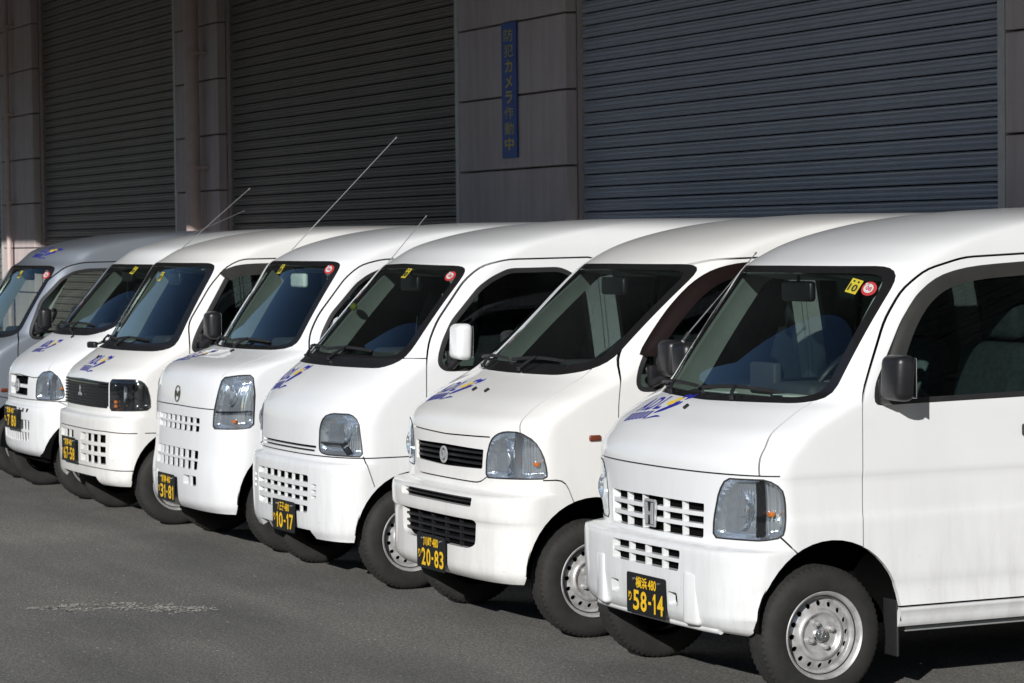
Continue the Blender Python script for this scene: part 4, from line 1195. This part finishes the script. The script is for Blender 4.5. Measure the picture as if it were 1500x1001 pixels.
VANS = [
 dict(key='honda', X=-9.442, Y=5.383, wb=2.42, arch=(.03, .32, .318), paint='white_paint', far_mirror=True,
  label='white van nearest the camera with plate 58-14, black mirror and chrome H badge',
  ws=sym([(0, 1.150), (-.58, 1.160), (-.665, 1.182), (-.612, 1.650), (-.565, 1.690), (0, 1.692)]),
  wsg=sym([(0, 1.172), (-.56, 1.182), (-.63, 1.205), (-.585, 1.635), (-.545, 1.660), (0, 1.665)]),
  dw=[(.225, 1.15), (.235, 1.23), (.305, 1.345), (.385, 1.475), (.475, 1.58), (.585, 1.647), (.74, 1.680), (1.05, 1.700), (1.085, 1.165)],
  door=[(.175, .55), (.175, 1.185), (.235, 1.31), (.325, 1.48), (.42, 1.60), (.53, 1.675), (.72, 1.722)], dtop=1.738,
  lamp=[(-.341, -.449, .638), (-.341, -.455, .716), (-.337, -.488, .825), (-.327, -.530, .880), (-.237, -.700, .882), (-.190, -.730, .850), (-.177, -.734, .800), (-.174, -.734, .700), (-.187, -.729, .655), (-.25, -.68, .640)],
  amber=[(.690, .745)], bowl=[(.555, .755, .078)], divider=[((.645, .655), (.650, .87), .010, 'gloss_black')],
  grilles=[dict(poly=sym([(0, .632), (-.385, .632), (-.392, .775), (0, .772)])), dict(poly=[(.26, .497), (-.300, .497), (-.315, .580), (.26, .578)]),
           dict(poly=[(-.21, .355), (-.285, .355), (-.285, .41), (-.21, .41)]), dict(poly=[(.21, .355), (.285, .355), (.285, .41), (.21, .41)])],
  bars=bar_grid(-.39, .39, .632, .773, 2, 0, .017, .01)+[((y, .632), (y, .773), .011, .024, .010, 'P', 'grille_bar') for y in (-.235, -.09, .09, .235)]
       +bar_grid(-.305, .26, .497, .579, 1, 3, .015, .012),
  bands=[([(0, .893), (-.72, .893)], 'F'), ([(-.668, .893), (-.664, .93), (-.656, .97), (-.645, 1.01), (-.634, 1.05), (-.625, 1.09), (-.619, 1.13), (-.616, 1.165)], 'F'), ([(-.190, .66), (-.12, .59)], 'N'), ([(-.190, .66), (-.12, .59)], 'P')],
  seeds={'hood': (.0, 1.05), 'bumper': (.0, .61)}, plate=(-.045, .372, ('横浜', '480'), 'り', '58-14'),
  mirror=(.262, .845, 1.262, .155, .185, 'black_plastic', .27, 1.185), visor=[([(.30, 1.30), (.385, 1.465), (.475, 1.575), (.585, 1.645), (.74, 1.680), (1.06, 1.698)], .052, 'visor_grey')],
  wipers=[((.60, 1.185), (.12, 1.187), (.30, 1.165)), ((.08, 1.186), (-.42, 1.190), (-.18, 1.162))] and [((.60, 1.185), (.12, 1.190), (.34, 1.160)), ((.08, 1.188), (-.44, 1.192), (-.20, 1.160))],
  logo=((-.262, .47, 1.040), (.12, -1, 0), (.8, .1, .55), .36), ysticker=(-.490, 1.610), rsticker=(-.553, 1.600),
  antenna=((.165, .64, 1.40), (.50, .625, 1.745)), nozzle=(.046, 1.118), handle=.975, extra=ex_honda, mir='black_plastic', seat='plaid_cloth'),

 dict(key='dai', X=-11.402, Y=5.38, wb=2.45, arch=(.0, .31, .335), paint='white_paint_warm',
  label='white van with plate 20-83, black grille, dark bumper slots and dark brown window visor',
  ws=sym([(0, 1.183), (-.45, 1.186), (-.585, 1.208), (-.648, 1.252), (-.610, 1.660), (-.565, 1.690), (0, 1.693)]),
  wsg=sym([(0, 1.228), (-.45, 1.232), (-.560, 1.250), (-.605, 1.285), (-.580, 1.640), (-.545, 1.662), (0, 1.668)]),
  dw=[(.235, 1.112), (.212, 1.15), (.225, 1.215), (.284, 1.314), (.407, 1.449), (.546, 1.572), (.66, 1.640), (.80, 1.665), (1.07, 1.67), (1.09, 1.112)],
  door=[(.125, .55), (.125, 1.05), (.148, 1.25), (.235, 1.37), (.42, 1.57), (.56, 1.68), (.70, 1.712)], dtop=1.722,
  lamp=[(-.397, -.412, .725), (-.395, -.417, .82), (-.386, -.445, .900), (-.375, -.49, .932), (-.359, -.551, .948), (-.325, -.638, .948), (-.285, -.706, .912), (-.252, -.726, .851), (-.235, -.732, .774), (-.236, -.731, .735)],
  amber=[(.700, .80)], bowl=[(.515, .82, .085)], divider=[((.600, .74), (.612, .94), .014, 'satin_chrome')],
  grilles=[dict(poly=sym([(0, .757), (-.385, .765), (-.395, .862), (0, .858)])), dict(poly=[(.37, .598), (-.43, .598), (-.435, .640), (.375, .640)]),
           dict(poly=[(.32, .404), (-.38, .404), (-.445, .425), (-.455, .540), (.395, .540), (.385, .425)], r=.02)],
  bars=bar_grid(-.39, .39, .76, .860, 3, 0, .010, .01, .03, .012, 'black_plastic')+bar_grid(-.43, .37, .405, .537, 3, 4, .012, .008, .025, .014, 'black_plastic')+bar_grid(-.42, .36, .595, .638, 1, 0, .006, .01, .02, .02, 'black_plastic'),
  bands=[([(0, .905), (-.44, .914)], 'F'), ([(-.640, .945), (-.618, .99), (-.602, 1.05), (-.597, 1.215)], 'F'), ([(0, .700), (-.36, .700), (-.43, .735)], 'F'), ([(-.250, .730), (-.150, .730), (-.10, .61)], 'N'), ([(-.250, .730), (-.150, .730), (-.10, .61)], 'P')],
  seeds={'hood': (.0, 1.05), 'bumper': (.0, .66)}, plate=(-.022, .352, ('川崎', '480'), 'り', '20-83', .02),
  mirror=(.330, .850, 1.268, .145, .175, 'black_plastic', .30, 1.165), visor=[([(.250, 1.28), (.330, 1.375), (.44, 1.49), (.57, 1.60), (.68, 1.660), (.82, 1.690), (1.07, 1.695)], .060, 'visor_brown')],
  wipers=[((.55, 1.225), (.10, 1.232), (.36, 1.196)), ((.05, 1.232), (-.42, 1.238), (-.10, 1.196))],
  logo=((-.32, .50, 1.03), (.12, -1, 0), (.8, .1, .60), .36), nozzle=(.07, 1.102), nozzle_sides=(1, -1), marker=(.0, .912), extra=ex_dai, wheel_col='black_plastic'),

 dict(key='suz', X=-13.371, Y=5.316, wb=2.35, arch=(.02, .29, .333), paint='white_paint',
  label='white van with plate 10-17, white door mirror, dark cowl and white louvred bumper grille',
  ws=sym([(0, 1.150), (-.60, 1.152), (-.668, 1.195), (-.585, 1.650), (-.540, 1.680), (0, 1.692)]),
  wsg=sym([(0, 1.212), (-.58, 1.212), (-.625, 1.235), (-.560, 1.630), (-.52, 1.655), (0, 1.668)]),
  cowl=[(-.8, 1.10), (.8, 1.10), (.8, 1.200), (-.8, 1.200)],
  dw=[(.185, 1.132), (.148, 1.165), (.150, 1.215), (.180, 1.29), (.244, 1.395), (.417, 1.571), (.50, 1.623), (.604, 1.665), (.907, 1.668), (.984, 1.634), (1.045, 1.55), (1.065, 1.132)],
  door=[(.080, .55), (.085, 1.195), (.118, 1.291), (.182, 1.396), (.362, 1.607), (.46, 1.680), (.60, 1.712)], dtop=1.718, seal=.026,
  lamp=[(-.387, -.430, .715), (-.405, -.432, .740), (-.40, -.434, .851), (-.384, -.460, .906), (-.357, -.520, .926), (-.306, -.655, .926), (-.283, -.701, .890), (-.273, -.713, .774), (-.268, -.717, .702), (-.387, -.50, .704)],
  amber=[], bowl=[(.585, .835, .072)], divider=[((.44, .768), (.60, .765), .010, 'gloss_black'), ((.60, .765), (.645, .712), .010, 'gloss_black')],
  grilles=[dict(poly=sym([(0, .735), (-.405, .735), (-.405, .748), (0, .748)]), r=.003), dict(poly=sym([(0, .716), (-.390, .716), (-.390, .727), (0, .727)]), r=.003),
           dict(poly=sym([(0, .392), (-.375, .395), (-.387, .593), (0, .593)]), r=.02)]+[dict(poly=[(s*.42, z), (s*.475, z), (s*.475, z+.016), (s*.42, z+.016)], r=.002) for s in (-1, 1) for z in (.475, .505, .535)],
  bars=bar_grid(-.385, .385, .395, .593, 3, 6, .026, .012, .020, .001),
  notch=[[(-.44, .20), (-.39, .305), (.39, .305), (.44, .20)]],
  bands=[([(0, .697), (-.80, .697)], 'F'), ([(-.28, .697), (.10, .697)], 'N'), ([(-.28, .697), (.10, .697)], 'P'), ([(-.268, .703), (-.215, .55)], 'N'), ([(-.268, .703), (-.215, .55)], 'P'), ([(-.05, 1.205), (.09, 1.203)], 'N')],
  seeds={'bumper': (.0, .64)}, plate=(-.085, .358, ('八王子', '480'), 'り', '10-17', .02),
  mirror=(.235, .835, 1.290, .150, .195, 'white_paint', .225, 1.175),
  wipers=[((.58, 1.222), (.12, 1.226), (.40, 1.180)), ((.10, 1.226), (-.42, 1.230), (-.02, 1.180))],
  logo=((-.355, .50, .995), (.10, -1, 0), (.62, .1, .78), .36), ysticker=(-.150, 1.640), rsticker=(-.530, 1.625),
  antenna=((.34, .60, 1.60), (.667, .600, 1.961)), extra=ex_suz, dash='grey_plastic', wheel_col='grey_plastic'),

 dict(key='maz', X=-15.238, Y=5.352, wb=2.40, arch=(.0, .31, .345), paint='white_paint_cool',
  label='bluish white van with plate 31-81, tall squared headlights and oval wing badge on the nose',
  ws=sym([(0, 1.180), (-.56, 1.184), (-.655, 1.205), (-.590, 1.680), (-.535, 1.702), (0, 1.704)]),
  wsg=sym([(0, 1.205), (-.55, 1.208), (-.622, 1.232), (-.565, 1.655), (-.515, 1.675), (0, 1.680)]),
  dw=[(.195, 1.132), (.160, 1.165), (.162, 1.215), (.190, 1.29), (.254, 1.395), (.427, 1.571), (.51, 1.623), (.614, 1.662), (.917, 1.665), (.994, 1.634), (1.045, 1.55), (1.065, 1.132)],
  door=[(.10, .55), (.105, 1.18), (.128, 1.280), (.192, 1.390), (.372, 1.605), (.47, 1.678), (.61, 1.710)], dtop=1.716,
  lamp=[(-.380, -.573, 1.035), (-.30, -.68, 1.052), (-.238, -.727, 1.053), (-.232, -.737, .95), (-.245, -.737, .745), (-.30, -.69, .735), (-.435, -.540, .732), (-.430, -.548, .83)],
  amber=[(.68, .78)], bowl=[(.625, .935, .070)], divider=[((.545, .832), (.73, .838), .008, 'gloss_black')],
  grilles=[dict(poly=sym([(0, .705), (-.385, .707), (-.385, .792), (0, .790)])), dict(poly=sym([(0, .482), (-.392, .484), (-.392, .600), (0, .598)])),
           dict(poly=[(-.385, .388), (-.385, .447), (-.17, .444), (-.17, .388)]), dict(poly=[(.385, .388), (.385, .447), (.33, .446), (.33, .388)])],
  bars=bar_grid(-.385, .385, .706, .791, 1, 7, .014, .030, .018, .001)+bar_grid(-.392, .392, .483, .599, 1, 7, .014, .032, .018, .001)+bar_grid(-.385, -.17, .388, .446, 0, 1, .014, .030, .018, .001),
  bands=[([(0, .850), (-.560, .846)], 'F'), ([(-.560, 1.040), (-.585, 1.08), (-.60, 1.19)], 'F')],
  seeds={'hood': (.0, 1.10), 'bumper': (.0, .66)}, plate=(.08, .352, ('湘南', '40'), 'り', '31-81', .03),
  mirror=(.255, .83, 1.27, .14, .18, 'black_plastic', .235, 1.17),
  wipers=[((.55, 1.215), (.10, 1.220), (.38, 1.188)), ((.06, 1.220), (-.45, 1.224), (-.04, 1.188))],
  logo=((-.36, .50, 1.095), (.10, -1, 0), (.93, .1, .35), .36), nozzle=(-.12, 1.166), ysticker=(-.045, 1.655), rsticker=(-.545, 1.652),
  antenna=((.40, .60, 1.675), (1.227, .600, 2.491)), extra=ex_maz, dash='grey_plastic', mir='paper', mir_y=-.10, wheel_col='grey_plastic'),

 dict(key='mit', X=-17.087, Y=5.242, wb=2.39, arch=(.02, .30, .328), paint='white_paint_warm',
  label='cream white van with plate 67-58 and a full width gloss black grille with dark headlights',
  ws=sym([(0, 1.120), (-.62, 1.122), (-.690, 1.140), (-.600, 1.665), (-.550, 1.690), (0, 1.692)]),
  wsg=sym([(0, 1.172), (-.60, 1.174), (-.640, 1.195), (-.572, 1.640), (-.53, 1.662), (0, 1.668)]),
  cowl=[(-.8, 1.08), (.8, 1.08), (.8, 1.162), (-.8, 1.162)],
  dw=[(.125, 1.105), (.095, 1.135), (.108, 1.19), (.151, 1.274), (.368, 1.610), (.45, 1.665), (1.06, 1.672), (1.08, 1.105)],
  door=[(.085, .50), (.085, 1.13), (.098, 1.30), (.26, 1.54), (.37, 1.66), (.48, 1.712)], dtop=1.718, seal=.03,
  lamp=[(-.378, -.508, .948), (-.30, -.66, .952), (-.248, -.724, .951), (-.205, -.737, .915), (-.182, -.738, .83), (-.182, -.738, .750), (-.25, -.715, .745), (-.387, -.512, .742)],
  amber=[(.535, .772), (.535, .80)], bowl=[(.612, .845, .062)], divider=[((.668, .750), (.672, .94), .010, 'gloss_black')], lstyle=dict(bucket='gloss_black'),
  grilles=[dict(poly=sym([(0, .757), (-.50, .745), (-.50, .946), (0, .936)]), panel=True), dict(poly=[(-.10, .400), (-.555, .398), (-.555, .590), (-.10, .588)], r=.008), dict(poly=[(.065, .400), (.42, .398), (.42, .590), (.065, .588)], r=.008)],
  bars=[((-.485, .765+.0195*i), (.485, .765+.0195*i), .0095, .014, -.010, 'black_plastic', 'grille_slat') for i in range(9)]
       +bar_grid(-.555, -.10, .399, .589, 2, 3, .024, .026, .018, .001)+bar_grid(.065, .42, .399, .589, 2, 2, .024, .026, .018, .001),
  notch=[[(-.47, .20), (-.40, .312), (.40, .312), (.47, .20)]],
  bands=[([(0, .612), (-.54, .613), (-.74, .604)], 'F'), ([(0, .370), (-.45, .370), (-.74, .362)], 'F'), ([(-.22, .604), (-.10, .602)], 'N'), ([(-.22, .604), (-.10, .602)], 'P'), ([(-.40, .363), (-.24, .364)], 'N')],
  seeds={'bumper': (.0, .45)}, bpaint='white_paint_warm', plate=(.085, .462, ('湘南', '40'), 'り', '67-58', .03),
  mirror=(.20, .845, 1.29, .15, .185, 'black_plastic', .17, 1.17), visor=[([(.33, 1.62), (.45, 1.672), (1.05, 1.682)], .07, 'visor_grey')],
  wipers=[((.58, 1.178), (.12, 1.182), (.50, 1.145)), ((.06, 1.182), (-.44, 1.186), (0, 1.142))],
  logo=((-.40, .17, .972), (.0, -1, 0), (.62, .0, .55), .36), nozzle=(.06, 1.066), ysticker=(-.10, 1.600),
  antenna=((.33, .60, 1.665), (.981, .60, 2.204)), extra=ex_mit, dash='grey_plastic', wheel_col='grey_plastic'),

 dict(key='nis', X=-19.058, Y=5.251, wb=2.40, arch=(.03, .30, .345), paint='white_paint',
  label='white van with rounded headlights, small split grille and plate 7 80, second from the left',
  ws=sym([(0, 1.160), (-.50, 1.165), (-.600, 1.195), (-.655, 1.235), (-.570, 1.645), (-.520, 1.672), (0, 1.674)]),
  wsg=sym([(0, 1.215), (-.50, 1.218), (-.575, 1.240), (-.615, 1.265), (-.545, 1.625), (-.50, 1.648), (0, 1.650)]),
  cowl=[(-.8, 1.10), (.8, 1.10), (.8, 1.206), (-.8, 1.206)],
  dw=[(.285, 1.112), (.262, 1.15), (.275, 1.215), (.334, 1.314), (.457, 1.449), (.580, 1.562), (.69, 1.630), (.83, 1.650), (1.07, 1.655), (1.09, 1.112)],
  door=[(.20, .55), (.20, 1.05), (.215, 1.25), (.285, 1.37), (.46, 1.56), (.60, 1.66), (.74, 1.698)], dtop=1.706,
  lamp=[(-.332, -.392, .712), (-.325, -.389, .80), (-.318, -.400, .865), (-.290, -.454, .912), (-.255, -.556, .925), (-.223, -.650, .880), (-.205, -.689, .810), (-.199, -.697, .734), (-.240, -.640, .712)],
  amber=[(.655, .80)], bowl=[(.49, .825, .075)], divider=[((.570, .72), (.585, .92), .012, 'satin_chrome')],
  grilles=[dict(poly=sym([(0, .812), (-.235, .812), (-.245, .872), (0, .872)])), dict(poly=sym([(0, .732), (-.235, .732), (-.235, .788), (0, .788)])),
           dict(poly=sym([(0, .398), (-.33, .410), (-.345, .560), (0, .560)]), r=.02), dict(poly=sym([(0, .615), (-.30, .615), (-.32, .642), (0, .642)]), r=.006)],
  bars=bar_grid(-.34, .34, .400, .560, 1, 10, .020, .020, .016, .001)+bar_grid(-.31, .31, .615, .642, 0, 6, .01, .030, .016, .001),
  bands=[([(0, .880), (-.36, .866), (-.41, .872)], 'F'), ([(-.535, .915), (-.505, .96), (-.500, 1.03), (-.525, 1.11), (-.60, 1.20)], 'F'), ([(0, .706), (-.39, .708), (-.74, .706)], 'F'), ([(-.24, .706), (-.12, .640)], 'N')],
  seeds={'hood': (.0, 1.05), 'bumper': (.0, .68)}, plate=(-.06, .575, ('湘南', '40'), 'り', '・7 80', .045),
  mirror=(.34, .845, 1.27, .14, .17, 'black_plastic', .33, 1.17),
  wipers=[((.52, 1.225), (.10, 1.228), (.36, 1.190)), ((.06, 1.228), (-.42, 1.232), (-.10, 1.190))],
  logo=((-.22, .16, 1.02), (.10, -1, 0), (.75, .1, .5), .34), nozzle=(-.30, 1.15), ysticker=(-.36, 1.628),
  antenna=((.62, .56, 1.672), (1.618, .60, 2.074)), extra=ex_nis, dash='cabin_trim'),

 dict(key='sil', X=-21.05, Y=5.28, wb=2.40, arch=(.0, .30, .335), paint='silver_paint', handle_mat='silver_paint', sglass='clear_side_glass',
  label='silver van at the left end of the row, blue print above its windscreen',
  ws=sym([(0, 1.095), (-.60, 1.100), (-.668, 1.128), (-.590, 1.638), (-.535, 1.660), (0, 1.662)]),
  wsg=sym([(0, 1.150), (-.59, 1.152), (-.630, 1.172), (-.565, 1.615), (-.51, 1.636), (0, 1.638)]),
  cowl=[(-.8, 1.05), (.8, 1.05), (.8, 1.14), (-.8, 1.14)],
  dw=[(.06, 1.085), (.030, 1.12), (.043, 1.18), (.143, 1.391), (.312, 1.560), (.42, 1.615), (.532, 1.634), (1.06, 1.640), (1.08, 1.085)],
  door=[(-.060, .50), (-.060, 1.06), (-.02, 1.20), (.08, 1.40), (.24, 1.56), (.36, 1.65), (.50, 1.682)], dtop=1.690,
  lamp=[(-.40, -.46, .70), (-.40, -.47, .80), (-.38, -.50, .86), (-.32, -.62, .87), (-.25, -.72, .86), (-.22, -.735, .80), (-.22, -.735, .71), (-.30, -.66, .69)],
  amber=[(.69, .72)], bowl=[(.57, .78, .07)], divider=[],
  grilles=[dict(poly=sym([(0, .73), (-.38, .73), (-.38, .82), (0, .82)])), dict(poly=sym([(0, .40), (-.35, .40), (-.36, .50), (0, .50)]))],
  bars=bar_grid(-.38, .38, .73, .82, 2, 0, .012, .01)+bar_grid(-.36, .36, .40, .50, 2, 0, .014, .01, .03, .004, 'black_plastic'),
  bands=[([(0, .885), (-.75, .885)], 'F'), ([(0, .655), (-.75, .655)], 'F'), ([(-.25, .655), (-.12, .63)], 'N')],
  seeds={'hood': (.0, .98), 'bumper': (.0, .60)}, plate=(0, .32, ('相模', '40'), 'れ', '12-50', .02), mirror=(.125, .845, 1.25, .14, .17, 'black_plastic', .10, 1.155), marker=(-.176, .698),
  wipers=[((.58, 1.162), (.12, 1.166), (.40, 1.125)), ((.06, 1.166), (-.44, 1.170), (0, 1.122))],
  logo=((.24, -.06, 1.71), (.06, -1, 0), (.85, .05, .45), .34), ysticker=(-.20, 1.590), rsticker=(-.560, 1.585), extra=ex_none),
]
del VANS[-1]['plate']
for c in VANS: build_van(c)
